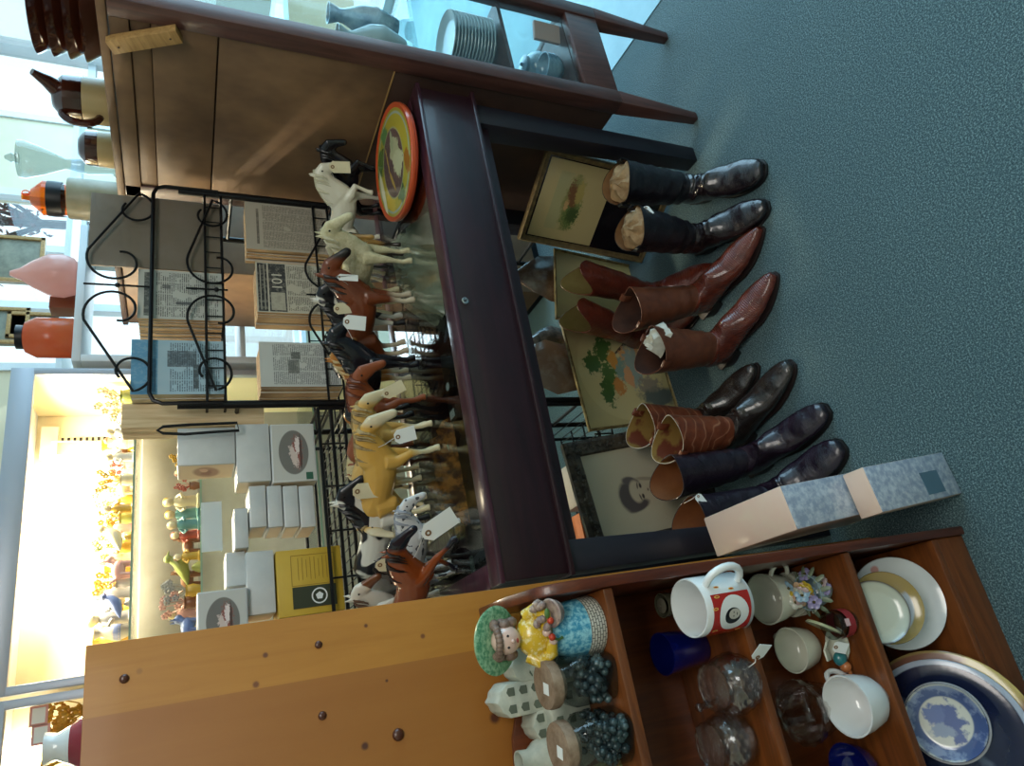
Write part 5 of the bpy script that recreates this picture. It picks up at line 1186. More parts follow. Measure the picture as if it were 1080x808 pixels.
    for (x, z, ha, hb) in ((.082, .042, .041, .040), (.115, .034, .031, .0435), (.145, .029, .0245, .0435), (.175, .0255, .0205, .042 - point * .006), (.200, .0235, .0175, .038 - point * .011), (.220, .0210, .0145, .030 - point * .013), (.232, .0185, .0105, .018 - point * .009)):
        ft.append(ring(x * f, 0, z + (.010 if x < .1 else .004 if x < .2 else 0), ha * 1.14, hb * W * 1.03, radians(84 if x < .1 else 90), zmin=(.022 if x < .09 else .0085)))
    m = MB(); m.loft(dens(ft, 4, .0012 * wrinkle, 1.6, .15), caps=(False, True)); m.build('vamp', mats[1], t, sharp=70)
    # sole, welt and heel
    m = MB(); pl = [(-.058, .026), (-.062, .012), (-.062, -.012), (-.058, -.026), (-.02, -.031), (.02, -.029), (.06, -.033), (.11, -.0445), (.15, -.0455), (.18, -.0435 + point * .005), (.205, -.0385 + point * .011), (.225, -.030 + point * .014), (.237, -.014 + point * .007), (.237, .014 - point * .007), (.225, .030 - point * .014), (.205, .0385 - point * .011), (.18, .0435 - point * .005), (.15, .0455), (.11, .0445), (.06, .033), (.02, .029), (-.02, .031)]
    def zs(x): return .038 if x < .0 else (.038 - (.038 - .007) * min(1, x / .095))
    lo = [(x * f, y * W, zs(x) - .005 if x > 0 else zs(x) - .005) for x, y in pl]; hi = [(x * f, y * W, zs(x) + .001) for x, y in pl]
    lo = [(x, y, max(z, .001)) for x, y, z in lo]
    m.loft([lo, hi], smooth=False); so = m.build('sole', mats[2], t, .001)
    m = MB(); m.loft([[(x * 1.0, y * W, 0) for x, y in ((-.052, .020), (-.056, 0), (-.052, -.020), (-.03, -.026), (.002, -.025), (.002, .025), (-.03, .026))], [(x * 1.0, y * W, .034) for x, y in ((-.060, .024), (-.065, 0), (-.060, -.024), (-.03, -.031), (.014, -.028), (.014, .028), (-.03, .031))]], smooth=False); m.build('heel', mats[2], so, .002)
    if fill:
        m = MB(); cx, cy = s(.93); rr = random.Random(int(top[0]))
        rings = []
        for k_ in range(7):
            q = k_ / 6; rings.append([(cx - .005 + .067 * cos(2 * pi * i / 18) * (1 - q ** 2 * .85) * (1 + .1 * sin(i * 1.7 + k_)), cy + .056 * W * sin(2 * pi * i / 18) * (1 - q ** 2 * .85) * (1 + .1 * cos(i * 2.3)), H * .93 + .040 * q + .006 * sin(i * 2.1 + k_)) for i in range(18)])
        m.loft(rings); o = m.build('stuffing', fill, t); o['label'] = 'crumpled paper stuffing in the shaft'
    if tag_:
        W_ = at(*tag_, Y=a.y - .06); l = Matrix.Rotation(-ang, 3, 'Z') @ (W_ - t.location); cx, cy = s(1.0)
        price_tag(t, .022, .030, l, M['tagw'], rz=-ang - PH, rx=radians(-25), ry=radians(60), string_to=(cx, cy - .05 * (1 if l.y < 0 else -1), H * .99))
    return t
def leather(name, c, c2, rough=.3, kind='creased', coat=.35, sc=30):
    t = NT(name); v = t.coord(); n = t.noise(v, sc, 5, .6); t.base(t.ramp(n, [(.3, c), (.7, c2)]))
    if kind == 'lizard':
        w = t.new('ShaderNodeTexWave'); w.wave_type = 'BANDS'; w.bands_direction = 'X'; t.link(v, w.inputs['Vector']); w.inputs['Scale'].default_value = 60; w.inputs['Distortion'].default_value = 3; w.inputs['Detail'].default_value = 2
        t.bump(w.outputs['Fac'], .5, .002)
    elif kind in ('stitched', 'tooled'):
        w = t.new('ShaderNodeTexWave'); w.wave_type = 'RINGS'; t.link(t.coord(scale=(1, .7, .6)), w.inputs['Vector']); w.inputs['Scale'].default_value = 26; w.inputs['Distortion'].default_value = 9; w.inputs['Detail'].default_value = 1.5
        t.bump(w.outputs['Fac'], .16, .0015)
        if kind == 'tooled':
            w.inputs['Scale'].default_value = 13; w.inputs['Distortion'].default_value = 15
            mr = t.new('ShaderNodeMapRange'); t.link(w.outputs['Fac'], mr.inputs[0]); mr.inputs[1].default_value = .93; mr.inputs[2].default_value = .99; mr.inputs[4].default_value = .55
            t.base(t.mix(mr.outputs[0], t.ramp(n, [(.3, c), (.7, c2)]), 'a8785c'))
    else:
        t.bump(t.noise(t.coord(scale=(1.3, .5, 1.3)), 36, 5, .65, .8), .7, .006)
    return t.set(rough=rough, coat=coat)
M['lining_tan'] = pm('lining_tan', '6a4a2c', .7, c2='805c38', scale=20); M['lining_yellow'] = pm('lining_yellow', '8c7038', .7, c2='6a3420', scale=8, thr=(.5, .56)); M['lining_dark'] = pm('lining_dark', '2c1810', .7, c2='4a2a1c', scale=12)
M['lining_olive'] = pm('lining_olive', '6e6236', .6, c2='7c6e42', scale=14); M['lining_orange'] = pm('lining_orange', '6a3c1c', .6, c2='7a4a24', scale=14)
paper = pm('stuffing_paper', '8c6e4c', .8, c2='a88c66', scale=50, bump=.8, bscale=70); wpaper = pm('white_stuffing', 'b8b8ac', .8, c2='d0d0c4', scale=40, bump=.8, bscale=40)
rim_w = pm('white_piping', 'b8b0a0', .5); soleb = pm('sole_black', '0c0a0a', .4); soleb2 = pm('sole_brown', '1c1210', .45)
bk = leather('black_cherry_leather', '100a10', '1e1218', .22, coat=.6); bks = leather('black_shaft_leather', '0c0a10', '16121a', .35)
redl = leather('oxblood_leather', '4a1810', '6a2818', .28, 'lizard', .5); reds = leather('oxblood_shaft', '4a1c12', '64291a', .32)
brl = leather('cognac_lizard', '4a1c14', '6e3020', .25, 'lizard', .5); brs = leather('cognac_shaft', '4e2a1c', '6a3c28', .38, 'stitched', .2)
brs2 = leather('saddle_stitched', '5a2a1a', '7a4028', .38, 'tooled', .2); dkl = leather('dark_brown_foot', '1c1614', '302824', .22, coat=.6)
pur = leather('aubergine_leather', '140c18', '251826', .25, coat=.5); purs = leather('aubergine_shaft', '120c18', '1e1422', .4, coat=.2)
B = boot
B('black cherry boot stuffed with tan paper, nearest the cabinet', (655, 192), (806, 178), (bks, bk, soleb, soleb), H=.33, scal=.010, fill=paper, point=.1, wid=1.08, wrinkle=1.1)
B('black cherry boot stuffed with tan paper, second from the cabinet, tag tied between', (669, 240), (809, 216), (bks, bk, soleb, soleb), H=.33, scal=.010, fill=paper, point=.4, wid=1.05, wrinkle=1.1, tag_=(680, 218))
B('oxblood boot with a deep V top and olive lining, right one of the rear pair', (614, 292), (756, 283), (reds, redl, soleb2, reds), H=.37, scal=.035, lining='lining_olive', point=.6, shaftw=.86, strap=False, yaw=-100)
B('oxblood boot with a deep V top and olive lining, left one of the rear pair', (616, 328), (736, 325), (reds, redl, soleb2, reds), H=.37, scal=.035, lining='lining_olive', point=.6, shaftw=.86, strap=False, yaw=-95)
B('cognac boot with a pointed lizard foot and empty top, middle pair', (664, 326), (803, 240), (brs, brl, soleb2, brs), H=.31, scal=.014, lining='lining_dark', point=1.0, toelen=1.12)
B('cognac boot with white paper in its top, middle pair', (688, 368), (817, 288), (brs, brl, soleb2, brs), H=.31, scal=.014, lining='lining_dark', point=.8, toelen=1.1, fill=None)
o = [x for x in bpy.data.objects if x.get('label', '').startswith('cognac boot with white paper')][0]
m = MB(); rr = random.Random(2)
m = crumple(.085, .055, .05, n=9, seed=8); m.v = [(x + .02, y - .0, z + .285) for x, y, z in m.v]
s_ = m.build('stuffing', wpaper, o); s_['label'] = 'white tissue stuffing'
B('tooled brown boot with white piping and dark foot, rear one of its pair', (678, 448), (797, 385), (brs2, dkl, soleb2, rim_w), H=.30, scal=.012, lining='lining_yellow', point=.7, wid=.94)
B('tooled brown boot with white piping and dark foot, front one of its pair', (706, 462), (834, 382), (brs2, dkl, soleb2, rim_w), H=.30, scal=.012, lining='lining_yellow', point=.3, toelen=1.05, wid=.95)
B('dark aubergine boot with orange lining, the longer one left of the tooled pair', (707, 503), (872, 431), (purs, pur, soleb, purs), H=.315, scal=.012, lining='lining_orange', point=.1, toelen=1.08, strap=False, wid=.95)
B('dark aubergine boot with orange lining and a white tag, beside the wrapped boxes', (731, 548), (888, 469), (purs, pur, soleb, purs), H=.30, scal=.012, lining='lining_orange', point=.1, strap=False, tag_=(735, 522))

# ================================================================== background: lit glass showcase with figurines
VX0, VX1, VY0, VY1 = .22, at(70, 388, Y=2.8).x, 2.80, 3.25
VZ = at(20, 560, Y=2.8).z; S1 = at(138, 560, Y=2.8).z
t = thing('glass_showcase', 'large white-framed glass showcase lit from inside, full of figurines', 'showcase', ((VX0 + VX1) / 2, 3.03, 0))
LV = lambda mb, x0, x1, y0, y1, z0, z1, m=0: lbox(mb, x0, x1, y0, y1, z0, z1, t, m)
m = MB(); fr = .028
for x in (VX0, VX1 - fr): LV(m, x, x + fr, VY0, VY0 + fr, 0, VZ)
LV(m, VX0, VX1, VY0 + .0, VY0 + fr, VZ - .005, VZ + .07); LV(m, VX0, VX1, VY0, VY0 + fr, .55, .60); m.build('frame', pm('silver_frame', 'a8acb4', .4, metal=.4), t, .003)
m = MB(); LV(m, VX0, VX1, VY1, VY1 + .015, .5, VZ + .05); m.build('back_panel', pm('showcase_back', 'e2d8bc', .7, c2='d8ccac', scale=3), t)
m = MB(); LV(m, VX0 + .012, VX1 - .012, VY1 - .006, VY1 - .001, .5, S1 - .01); m.build('lower_back_shade', pm('showcase_back_dim', '8c867c', .6, c2='9a948a', scale=5), t)  # greyer sheet paints the weaker light of the lower compartments into the back
for x in (VX0, VX1 - .012):
    m = MB(); LV(m, x, x + .012, VY0 + fr, VY1, .5, VZ + .05); m.build('side_panel', pm('showcase_side', 'd8c8a0', .7), t)
m = MB(); LV(m, VX0, VX1, VY0 + .03, VY1 + .015, VZ + .05, VZ + .069); m.build('top_panel', M['white_paint'], t)
m = MB(); LV(m, VX0, VX1, VY0, VY1, .45, .5); LV(m, VX0, VX1, VY0 + .01, VY0 + .02, 0, .5); m.build('base', M['white_paint'], t)
gs = pm('green_glass_edge', '7c9884', .15, coat=.5)
S2 = at(211, 600, Y=2.9).z; S3 = 1.0
for z in (S1, S2, S3):
    m = MB(); LV(m, VX0 + .015, VX1 - .015, VY0 + .03, VY1 - .01, z - .007, z); sf = m.build('glass_shelf', M['glass'], t)
    m = MB(); LV(m, VX0 + .015, VX1 - .015, VY0 + .026, VY0 + .0295, z - .007, z); m.build('shelf_edge', gs, sf)
a, b = at(48, 645, Y=3.1), at(48, 478, Y=3.1)
m = MB(); LV(m, a.x, b.x, 3.13, 3.18, a.z - .045, a.z + .05); m.build('light_box', emis('lamp_warm', 'fff2d0', 12), t)
m = MB(); LV(m, b.x + .02, b.x + .16, 3.22, 3.235, b.z - .02, b.z + .04); m.build('outlet_plate', M['white'], t)
m = MB(); m.tube([Vector(p) - t.location for p in ((b.x + .09, 3.21, b.z), (b.x + .08, 3.2, b.z - .15), (b.x + .04, 3.2, b.z - .2), (b.x, 3.17, b.z - .02))], .004, 6); m.build('cable', M['white'], t)
m = MB(); zz = (S1 + VZ) / 2
for k in range(14): LV(m, b.x + .10, b.x + .115, 3.236, 3.242, S1 + .02 + k * .022, S1 + .03 + k * .022)
m.build('shelf_slots', M['black'], t)
# figurines
fc = dict(gold='b8902c', white='cfcabc', brown='7a4e30', cream='c8b890', teal='5c8c88', red='a04838', green='8a9048', blue='5a6a94', pinkc='b88c80', grey='8c8a84')
FM = {k: pm('fig_' + k, v, .35, coat=.3) for k, v in fc.items()}
def fig(kind, mats, s, loc, rz, label):
    t = thing('figurine', label, 'figurine', loc, rz); s *= 1.12; t.scale = (s, s, s); a, b = mats
    if kind == 'child':
        m = MB(); m.lathe([(0, 0), (.022, 0), (.024, .004), (.018, .008), (.016, .035), (.019, .05), (.014, .066), (.006, .072)], 14, M=T(s=(1, .8, 1)))
        m.tube([(.014, 0, .062), (.024, -.010, .050), (.014, -.020, .046)], [.0065, .006, .005], 7); m.tube([(-.014, 0, .062), (-.026, -.006, .048), (-.018, -.018, .040)], [.0065, .006, .005], 7); m.build('body', FM[a], t)
        m = MB(); m.ball((0, -.001, .084), (.0135, .0135, .015)); m.ball((0, -.0145, .083), .0025, seg=6, rg=4); m.build('head', FM['cream'], t)
        m = MB(); m.ball((0, .004, .089), (.0150, .0140, .0125)); m.build('hat', FM[b], t)
    elif kind == 'bird':
        m = MB(); m.lathe([(0, 0), (.016, 0), (.012, .01), (.005, .02)], 12); m.build('base', FM[b], t)
        m = MB(); m.tube([(-.045, 0, .030), (-.020, 0, .036), (.004, 0, .044), (.020, 0, .058), (.026, 0, .072)], [.002, .012, .018, .014, .009], 10); m.ball((.028, 0, .078), .011); m.tube([(.036, 0, .079), (.050, 0, .076)], [.004, .0008], 6); m.build('body', FM[a], t)
    elif kind == 'flowers':
        m = MB(); m.lathe([(0, 0), (.014, 0), (.020, .02), (.016, .035), (.019, .04)], 14); m.build('vase', FM[b], t)
        r = random.Random(int(loc[0] * 1000)); m = MB()
        for q in range(9):
            x, y, z = r.uniform(-.03, .03), r.uniform(-.02, .02), r.uniform(.055, .10); m.tube([(0, 0, .035), (x * .6, y * .6, .05), (x, y, z)], .0012, 5)
            for w in range(5): m.ball((x + .006 * cos(w * 1.256), y - .003, z + .006 * sin(w * 1.256)), (.0045, .002, .0045), seg=6, rg=4)
        m.build('blossoms', FM[a], t)
    elif kind == 'animal':
        m = MB(); m.ball((0, 0, .030), (.028, .014, .016)); m.ball((.026, 0, .050), (.013, .010, .011)); m.tube([(.016, 0, .038), (.024, 0, .048)], .010, 8)
        for x in (-.016, .014):
            for y in (-.008, .008): m.tube([(x, y, .026), (x, y, .0)], [.006, .0045], 7)
        m.tube([(-.026, 0, .036), (-.036, 0, .050)], [.004, .002], 6)
        for y in (-.006, .006): m.tube([(.022, y, .058), (.020, y, .070)], [.004, .001], 5)
        m.build('body', FM[a], t)
    elif kind == 'vase':
        pot_mb(.028, .10, 'vase').build('body', FM[a], t); m = MB(); m.lathe([(.0275, .030), (.0285, .040), (.026, .05)], 20); m.build('band', FM[b], t)
    return t
ords = ['first', 'second', 'third', 'fourth', 'fifth', 'sixth', 'seventh', 'eighth', 'ninth', 'tenth', 'eleventh', 'twelfth', 'thirteenth', 'fourteenth', 'fifteenth', 'sixteenth', 'seventeenth', 'eighteenth', 'nineteenth', 'twentieth', 'twenty-first', 'twenty-second', 'twenty-third', 'twenty-fourth', 'twenty-fifth']
KN_ = dict(child='figurine of a child', bird='bird figurine', flowers='porcelain posy', animal='animal figurine', vase='small vase')
row = [(418, 'flowers', 'cream', 'green', 1.3), (430, 'flowers', 'cream', 'white', 1.25), (442, 'animal', 'grey', 'white', 1.1), (456, 'child', 'white', 'white', .95), (466, 'vase', 'white', 'cream', .9), (474, 'bird', 'brown', 'gold', 1.2), (482, 'child', 'white', 'white', .95), (490, 'flowers', 'red', 'white', .9), (497, 'child', 'white', 'blue', .95),
       (506, 'flowers', 'gold', 'cream', 1.1), (514, 'animal', 'cream', 'cream', 1.2), (524, 'flowers', 'cream', 'gold', 1.3), (536, 'child', 'gold', 'brown', .95), (546, 'flowers', 'gold', 'green', 1.1), (556, 'child', 'pinkc', 'gold', 1.0), (566, 'bird', 'cream', 'gold', 1.2), (576, 'flowers', 'green', 'gold', 1.2), (588, 'child', 'cream', 'brown', 1.1),
       (600, 'animal', 'pinkc', 'cream', 1.3), (612, 'flowers', 'gold', 'grey', 1.2), (624, 'child', 'grey', 'blue', 1.2), (636, 'bird', 'blue', 'grey', 1.0), (650, 'child', 'grey', 'cream', 1.3), (664, 'vase', 'grey', 'blue', 1.1)]
for k, (py, kd, a, b, s) in enumerate(row):
    Y = 2.93 + (k % 3) * .06; p = at(135, py, Y=Y)
    fig(kd, (a, b), s, (min(max(p.x, VX0 + .05), VX1 - .05), Y, S1), random.uniform(-.6, .6), '%s %s, %s from the right on the upper glass shelf' % (fc and a.replace('pinkc', 'pink'), KN_[kd], ords[k]))
for k in range(20):
    kd = ('flowers', 'child', 'vase', 'flowers', 'bird')[k % 5]; a = ('white', 'gold', 'cream', 'pinkc', 'grey')[(k * 3) % 5]; b = ('gold', 'white', 'green')[k % 3]; x = VX1 - .09 - k * (VX1 - VX0 - .16) / 19
    fig(kd, (a, b), .95 + .25 * (k % 3) * .5, (x, 3.14, S1), random.uniform(-.6, .6), '%s %s, back row of the upper glass shelf, %s from the right' % (a.replace('pinkc', 'pink'), KN_[kd], ords[k]))
row = [(468, 'bird', 'brown', 'white', .8), (484, 'flowers', 'gold', 'brown', .9), (498, 'child', 'gold', 'brown', .8), (512, 'flowers', 'red', 'brown', .8), (528, 'child', 'cream', 'gold', 1.15), (541, 'child', 'teal', 'gold', 1.1), (552, 'child', 'teal', 'cream', 1.0), (563, 'child', 'red', 'red', .9), (575, 'animal', 'brown', 'red', 1.2), (586, 'child', 'gold', 'brown', .8),
       (598, 'bird', 'green', 'green', 1.25), (610, 'animal', 'brown', 'brown', 1.3), (622, 'flowers', 'grey', 'gold', 1.1), (634, 'flowers', 'pinkc', 'brown', 1.2), (646, 'child', 'pinkc', 'grey', 1.0), (660, 'animal', 'blue', 'grey', 1.3), (672, 'vase', 'white', 'blue', .8)]
for k, (py, kd, a, b, s) in enumerate(row):
    Y = 2.90 + (k % 3) * .05; p = at(208, py, Y=Y)
    fig(kd, (a, b), s, (min(max(p.x, VX0 + .05), VX1 - .05), Y, S2), random.uniform(-.6, .6), '%s %s, %s from the right on the second glass shelf' % (a.replace('pinkc', 'pink'), KN_[kd], ords[k]))
p = at(212, 556, Y=2.84); q = at(212, 540, Y=2.84)
m = MB(); a, b = at(213, 584, Y=2.845), at(213, 532, Y=2.845); w = b.x - a.x; hgt = at(201, 556, Y=2.845).z - at(223, 556, Y=2.845).z
m.box((0, 0, hgt / 2), (w, .002, hgt)); m.box((0, .012, .004), (w, .02, .002))
c_ = place(m, 'shelf_card', pm('card_pale', 'c8d2d0', .6), 'white printed card hanging from the second glass shelf of the showcase', 'card', ((a.x + b.x) / 2, 2.822, S2 - hgt - .004 + .0), 0)
for k in range(6): pass
# second showcase further left
t = thing('glass_showcase', 'second lit glass showcase at the far left, partly behind the pine board', 'showcase', (-.45, 3.03, 0))
m = MB(); X1b = VX0 - .012; X0b = -1.3
for x in (X0b, X1b - fr): LV(m, x, x + fr, VY0, VY0 + fr, 0, VZ)
LV(m, X0b, X1b, VY0, VY0 + fr, VZ - .005, VZ + .07); m.build('frame', bpy.data.materials['silver_frame'], t, .003)
m = MB(); LV(m, X0b, X1b, VY1, VY1 + .015, .5, VZ + .05); m.build('back_panel', bpy.data.materials['showcase_back'], t)
m = MB(); LV(m, X0b, X1b, VY0 + .03, VY1 + .015, VZ + .05, VZ + .069); m.build('top_panel', M['white_paint'], t)
m = MB(); LV(m, X0b, X1b, VY0 + .03, VY1, .45, .5); m.build('base_panel', M['white_paint'], t)
for z in (S1 + .06,):
    m = MB(); LV(m, X0b + .02, X1b - .02, VY0 + .03, VY1 - .01, z - .007, z); m.build('glass_shelf', M['glass'], t)
m = MB(); LV(m, X0b + .1, X1b - .1, 3.15, 3.2, VZ - .05, VZ + .03); m.build('light_box', bpy.data.materials['lamp_warm'], t)
for k, (px, py, kd, a, b, s) in enumerate(((88, 745, 'flowers', 'gold', 'red', 1.7), (88, 762, 'flowers', 'gold', 'gold', 1.5), (88, 785, 'flowers', 'gold', 'cream', 1.8))):
    p = at(px, py, Y=3.0); fig(kd, (a, b), s, (min(p.x, X1b - .06), 3.0, S1 + .06), 0, '%s golden posy in the second showcase, %s from its right end' % (('tall', 'middling', 'broad')[k], ords[k]))
for py, z0 in ((727, 38), (731, 52)):
    p = at(z0, py, Y=2.86)
for k, (px, py, lab) in enumerate(((42, 755, 'pink and white price card hanging in the second showcase'), (44, 775, 'lower pink and white card hanging in the second showcase'))):
    p = at(px, py, Y=2.88); m = MB(); m.box((0, 0, 0), (.06, .002, .05)); m.box((0, -.0015, 0), (.046, .001, .036), 1)
    place(m, 'price_card', [pm('card_pink', 'd49c94', .6), M['tagw']], lab, 'card', (p.x, 2.86, p.z))
t = thing('red_vase', 'tall glossy red vase with a blue and white neck behind the pine board', 'vase', (at(75, 785, Y=2.45).x, 2.45, 0)); 
zt_ = at(62, 770, Y=2.45).z; m = MB(); m.lathe([(0, 1.2), (.07, 1.2), (.11, 1.35), (.10, zt_ - .10), (.05, zt_ - .03)], 28); m.build('body', pm('red_gloss', '8c2430', .12, coat=.7), t)
m = MB(); m.lathe([(.05, zt_ - .03), (.035, zt_), (.042, zt_ + .03), (.035, zt_ + .03)], 24); m.build('neck', M['white'], t)
place(MB().box((0, 0, .6), (.4, .3, 1.2)), 'plinth', M['white_paint'], 'white plinth carrying the red vase behind the pine board', 'plinth', (t.location.x, 2.45, 0), bevel=.004)
# white wall strip above, ceiling edge of the showcase row
# ------------------------------------------------------------------ white window shelf at right of the showcase
Ysh = 2.80; sx0, sx1 = VX1 + .03, at(80, 236, Y=Ysh).x; sz = at(79, 320, Y=Ysh).z
t = thing('white_display_stand', 'white painted open display stand by the window carrying the pink and orange lamps', 'display stand', ((sx0 + sx1) / 2, 2.95, 0))
LS = lambda mb, *a: lbox(mb, *a, o=t)
m = MB(); LS(m, sx0, sx1, Ysh, 3.10, sz - .03, sz); m.build('top_shelf', M['white_paint'], t, .003)
m = MB(); LS(m, sx0, sx0 + .03, Ysh, 3.10, 0, sz - .03); m.build('side_panel', M['white_paint'], t, .003)
m = MB(); LS(m, sx1 - .03, sx1, Ysh, 3.10, 0, sz - .03); m.build('side_panel', M['white_paint'], t, .003)
z2 = at(136, 340, Y=Ysh).z - .16
for z in (1.28, .7): m = MB(); LS(m, sx0 + .03, sx1 - .03, Ysh, 3.10, z - .02, z); m.build('shelf', M['white_paint'], t, .002)
p = at(78, 292, Y=2.9); k = (at(10, 292, Y=2.9).z - sz)
t = thing('pink_glass_lamp', 'pale pink frosted glass lamp shade with a pointed top on the white stand', 'lamp', (p.x, 2.9, sz))
m = MB(); m.lathe([(.0, .0), (.05, 0), (.075, .02), (.088, k * .25), (.085, k * .45), (.055, k * .68), (.025, k * .85), (.010, k), (0, k)], 28, fn=lambda a, z: 1 + .025 * cos(a * 10))
m.build('shade', frosted('pink_frosted', 'e4a898', 'f0ccc4', 10), t)
p = at(78, 357, Y=2.9); k = (at(22, 357, Y=2.9).z - sz)
t = thing('orange_glass_lamp', 'orange frosted glass lamp shade on the white stand, nearest the showcase', 'lamp', (p.x, 2.9, sz))
m = MB(); m.lathe([(0, 0), (.070, 0), (.080, .012), (.080, k * .72), (.06, k * .92), (.045, k * .95)], 28); m.build('shade', frosted('orange_frosted', 'e05c28', 'f0a070', 8), t)
m = MB(); m.lathe([(.047, k * .93), (.047, k * 1.08), (0, k * 1.08)], 24); m.build('cap', M['black'], t)
for (py, w, hh_, c, lab) in ((318, .09, .12, '7a4024', 'reddish brown wooden box between the two lamps'), (378, .05, .20, '8c3424', 'red book standing left of the orange lamp')):
    p = at(78, py, Y=3.02); place(MB().box((0, 0, hh_ / 2), (w, .08, hh_)), 'wooden_box' if w > .06 else 'book', pm('c' + c, c, .4), lab, 'box' if w > .06 else 'book', (min(p.x, sx1 - .06) if w > .06 else sx0 + .035, 3.04, sz), bevel=.003)
# framed things far behind, by the window
for k, (px, py, w, h, c, lab) in enumerate(((20, 275, .30, .24, '6c6a5c', 'grey-green framed picture standing in the window, right of the pink lamp'), (38, 345, .16, .26, '4c5250', 'dark green bottle crate in the window behind the orange lamp'), (8, 345, .22, .2, '6a6e64', 'grey framed panel in the window above the orange lamp'))):
    p = at(px, py, Y=4.0); t = thing('window_picture', lab, 'picture', (p.x, 4.0, p.z - h / 2))
    m = MB(); m.box((0, 0, h / 2), (w, .03, h)); m.build('panel', pm('wp%d' % k, c, .6, c2='8c8a78', scale=14), t, .004)
    m = MB(); 
    for (cx, cz, sx, sz_) in ((0, .01, w, .02), (0, h - .01, w, .02), (-w / 2 + .01, h / 2, .02, h), (w / 2 - .01, h / 2, .02, h)): m.box((cx, -.02, cz), (sx, .015, sz_))
    m.build('frame', M['block'], t, .002)
m = MB(); LSx = (wx(388) + wx(208)) / 2
zb_ = at(48, 300, Y=4.0).z - .05
place(MB().box((0, 0, 0), (2.2, .3, .03)), 'window_shelf', M['white_paint'], 'white shelf running in front of the far window', 'shelf', (LSx, 4.05, at(45, 275, Y=4.0).z - .13), bevel=.003)
# ------------------------------------------------------------------ brown sideboard behind the rack, crock and bottles on it
by = 2.35; bxa, bxb = at(200, 286, Y=by).x, at(200, 196, Y=by).x + .25; bz = at(124, 215, Y=by).z
t = thing('tall_cupboard', 'plain brown cupboard standing behind the newspaper rack', 'cupboard', ((bxa + bxb) / 2, by + .2, 0))
m = MB(); lbox(m, bxa, bxb, by, by + .4, 0.04, bz - .02, t); m.build('carcass', M['cabpanel'], t, .004)
m = MB(); lbox(m, bxa - .01, bxb + .01, by - .01, by + .4, bz - .02, bz, t); m.build('top', M['cabpanel2'], t, .004)
m = MB(); lbox(m, (bxa + bxb) / 2 - .002, (bxa + bxb) / 2 + .002, by - .002, by, .1, bz - .05, t); m.build('door_seam', M['black'], t)
m = MB(); lbox(m, bxa + .02, bxb - .02, by + .02, by + .38, 0, .04, t); m.build('base', M['black'], t)
p = at(123, 214, Y=by + .12); r = .075; ht = at(72, 214, Y=by + .12).z - bz
t = thing('stoneware_crock', 'grey-beige stoneware drum jar behind the cabinet corner', 'crock', (p.x, by + .12, bz)); m = MB(); m.lathe([(0, 0), (r, 0), (r * 1.02, .01), (r * 1.02, ht - .01), (r * .98, ht), (r * .9, ht), (0, ht)], 32); m.build('drum', pm('crock_grey', '8c8468', .4, c2='a09880', scale=8), t)
t = thing('amber_bottle', 'amber glass bottle with a black shoulder on the grey crock', 'bottle', (p.x - .01, by + .12, bz + ht)); k = at(22, 218, Y=by + .12).z - bz - ht
m = MB(); m.lathe([(0, 0), (.055, 0), (.062, k * .2), (.062, k * .55), (.03, k * .8), (.014, k * .85), (.012, k), (.016, k)], 28); m.build('amber_glass', glassm('amber', 'f09a28', .05), t)
m = MB(); m.lathe([(.0635, k * .12), (.0645, k * .3), (.0635, k * .45)], 28); m.build('dark_band', M['black'], t)
m = MB(); m.tube([(.016 + .010 * cos(a), 0, k * .93 + .012 * sin(a)) for a in [2 * pi * q / 12 for q in range(12)]], .003, 6, closed=True); m.build('ring_handle', bpy.data.materials['amber'], t)
zc2 = at(72, 182, Y=by + .1).z
t = thing('oil_lamp', 'clear glass oil lamp with a flared shade and pointed finial behind the jugs', 'lamp', (at(60, 180, Y=by + .1).x + .02, by + .08, bz)); k1 = at(70, 180, Y=by + .08).z - bz; k2 = at(18, 180, Y=by + .08).z - bz; k3 = at(3, 180, Y=by + .08).z - bz
m = MB(); m.lathe([(0, 0), (.04, 0), (.045, .01), (.02, .03), (.03, k1 * .6), (.02, k1)], 24); m.build('base', jarglass, t)
m = MB(); m.lathe([(.018, k1), (.05, (k1 + k2) / 2), (.068, k2 - .02), (.066, k2), (.02, k2 + .004)], 28); m.build('shade', jarglass, t)
m = MB(); m.lathe([(.02, k2), (.012, k2 + .015), (.018, (k2 + k3) / 2), (.006, k3), (0, k3)], 16); m.build('finial', jarglass, t)
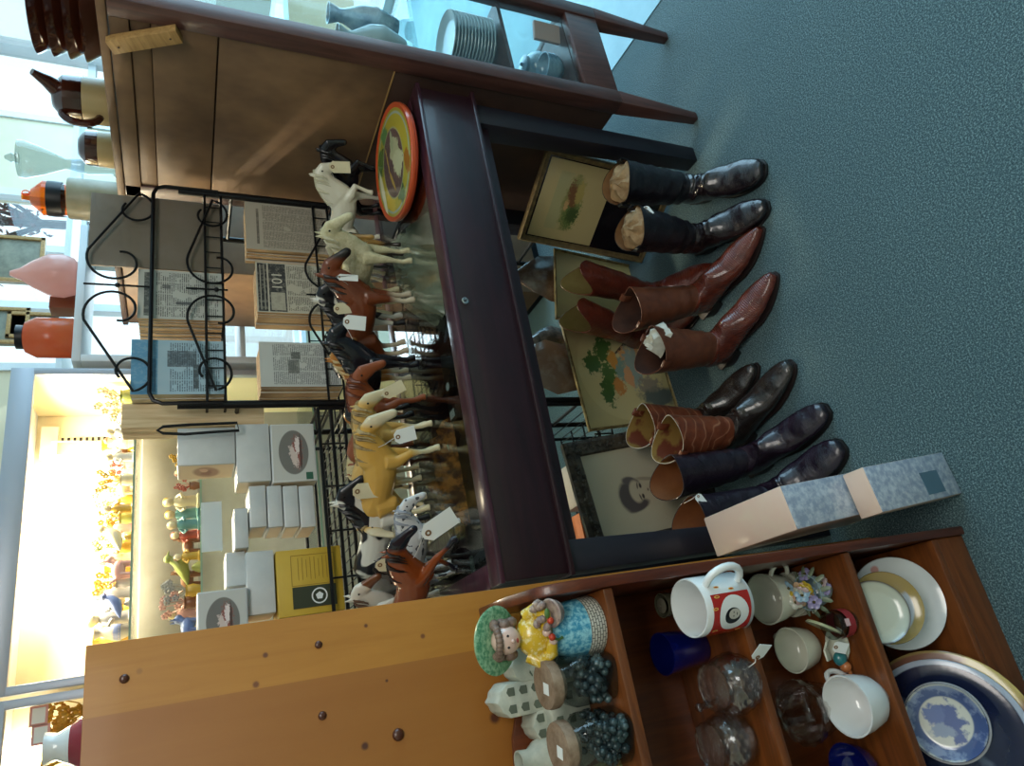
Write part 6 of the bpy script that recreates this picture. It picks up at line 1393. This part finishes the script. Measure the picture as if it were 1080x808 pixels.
# red-leaved tree beyond the far window
t = thing('red_leaved_tree', 'dark red-leaved tree outside the far window', 'tree', (at(20, 225, Y=5.6).x, 5.7, 0)); tz = at(15, 225, Y=5.6).z
m = MB(); m.tube([(0, 0, 0), (.03, 0, tz * .5), (-.02, 0, tz), (.05, 0, tz + .7)], [.06, .05, .035, .02], 8)
rr = random.Random(11); ends = []
for q in range(9):
    a = rr.uniform(0, 6.28); e = (.5 * cos(a), .4 * sin(a), tz + rr.uniform(-.1, .8)); m.tube([(-.02, 0, tz - .2), (e[0] * .5, e[1] * .5, (tz + e[2]) / 2), e], [.02, .012, .006], 6); ends.append(e)
m.build('trunk', M['cabpanel2'], t)
m = MB()
for q in range(900):
    e = rr.choice(ends); c = Vector((e[0] * rr.uniform(.3, 1.1) + rr.gauss(0, .13), e[1] * rr.uniform(.3, 1.1) + rr.gauss(0, .12), e[2] + rr.gauss(0, .14))); R_ = Euler((rr.uniform(0, 3), rr.uniform(0, 3), rr.uniform(0, 3))).to_matrix().to_4x4(); s_ = rr.uniform(.02, .035)
    m.add([(-s_, 0, 0), (0, -s_ * .5, 0), (s_, 0, .2 * s_), (0, s_ * .5, 0)], [(0, 1, 2, 3)], 0, False, Matrix.Translation(c) @ R_)
stuff(m.build('leaves', pm('red_leaves', '4a1c14', .6, c2='6a2c1c', scale=9), t))
place(MB().box((0, 0, -.02), (60, 40, .02)), 'pavement', pm('pavement', 'c8c8c4', .8, c2='b8b8b4', scale=3), 'pale pavement outside the shop windows', 'pavement', (4, 25.0, -.02))
bpy.data.objects['pavement']['kind'] = 'structure'

# ================================================================== light
w = bpy.data.worlds.new('world'); scn.world = w; w.use_nodes = True; bg = w.node_tree.nodes['Background']
bg.inputs[0].default_value = (.80, .92, 1.0, 1); bg.inputs[1].default_value = 1.5
def area(name, loc, target, size, power, col, spread=180):
    l = bpy.data.lights.new(name, 'AREA'); l.shape = 'RECTANGLE'; l.size, l.size_y = size; l.energy = power; l.color = col; l.spread = radians(spread)
    o = bpy.data.objects.new(name, l); COL.objects.link(o); o.location = loc; o.rotation_euler = (Vector(target) - Vector(loc)).to_track_quat('-Z', 'Y').to_euler(); return o
area('daylight_right', (4.86, 1.6, 1.55), (0, 1.6, .9), (5.6, 2.8), 245, (.42, .74, 1.0))
area('daylight_back', (2.6, 4.5, 1.9), (.8, .5, .6), (1.6, 1.6), 40, (.75, .9, 1.0))
area('ceiling_fill', (.4, -.6, 2.9), (.4, .9, .6), (1.6, 1.0), 45, (1.0, .95, .88))  # unseen fill lamp overhead, lifts the dim side of the room
area('showcase_light', (.8, 3.0, 2.0), (.8, 2.9, 1.2), (.8, .1), 34, (1.0, .88, .64))
scn.view_settings.view_transform = 'Standard'; scn.view_settings.look = 'None'; scn.view_settings.gamma = 1; scn.view_settings.exposure = .12
scn.view_settings.use_curve_mapping = False
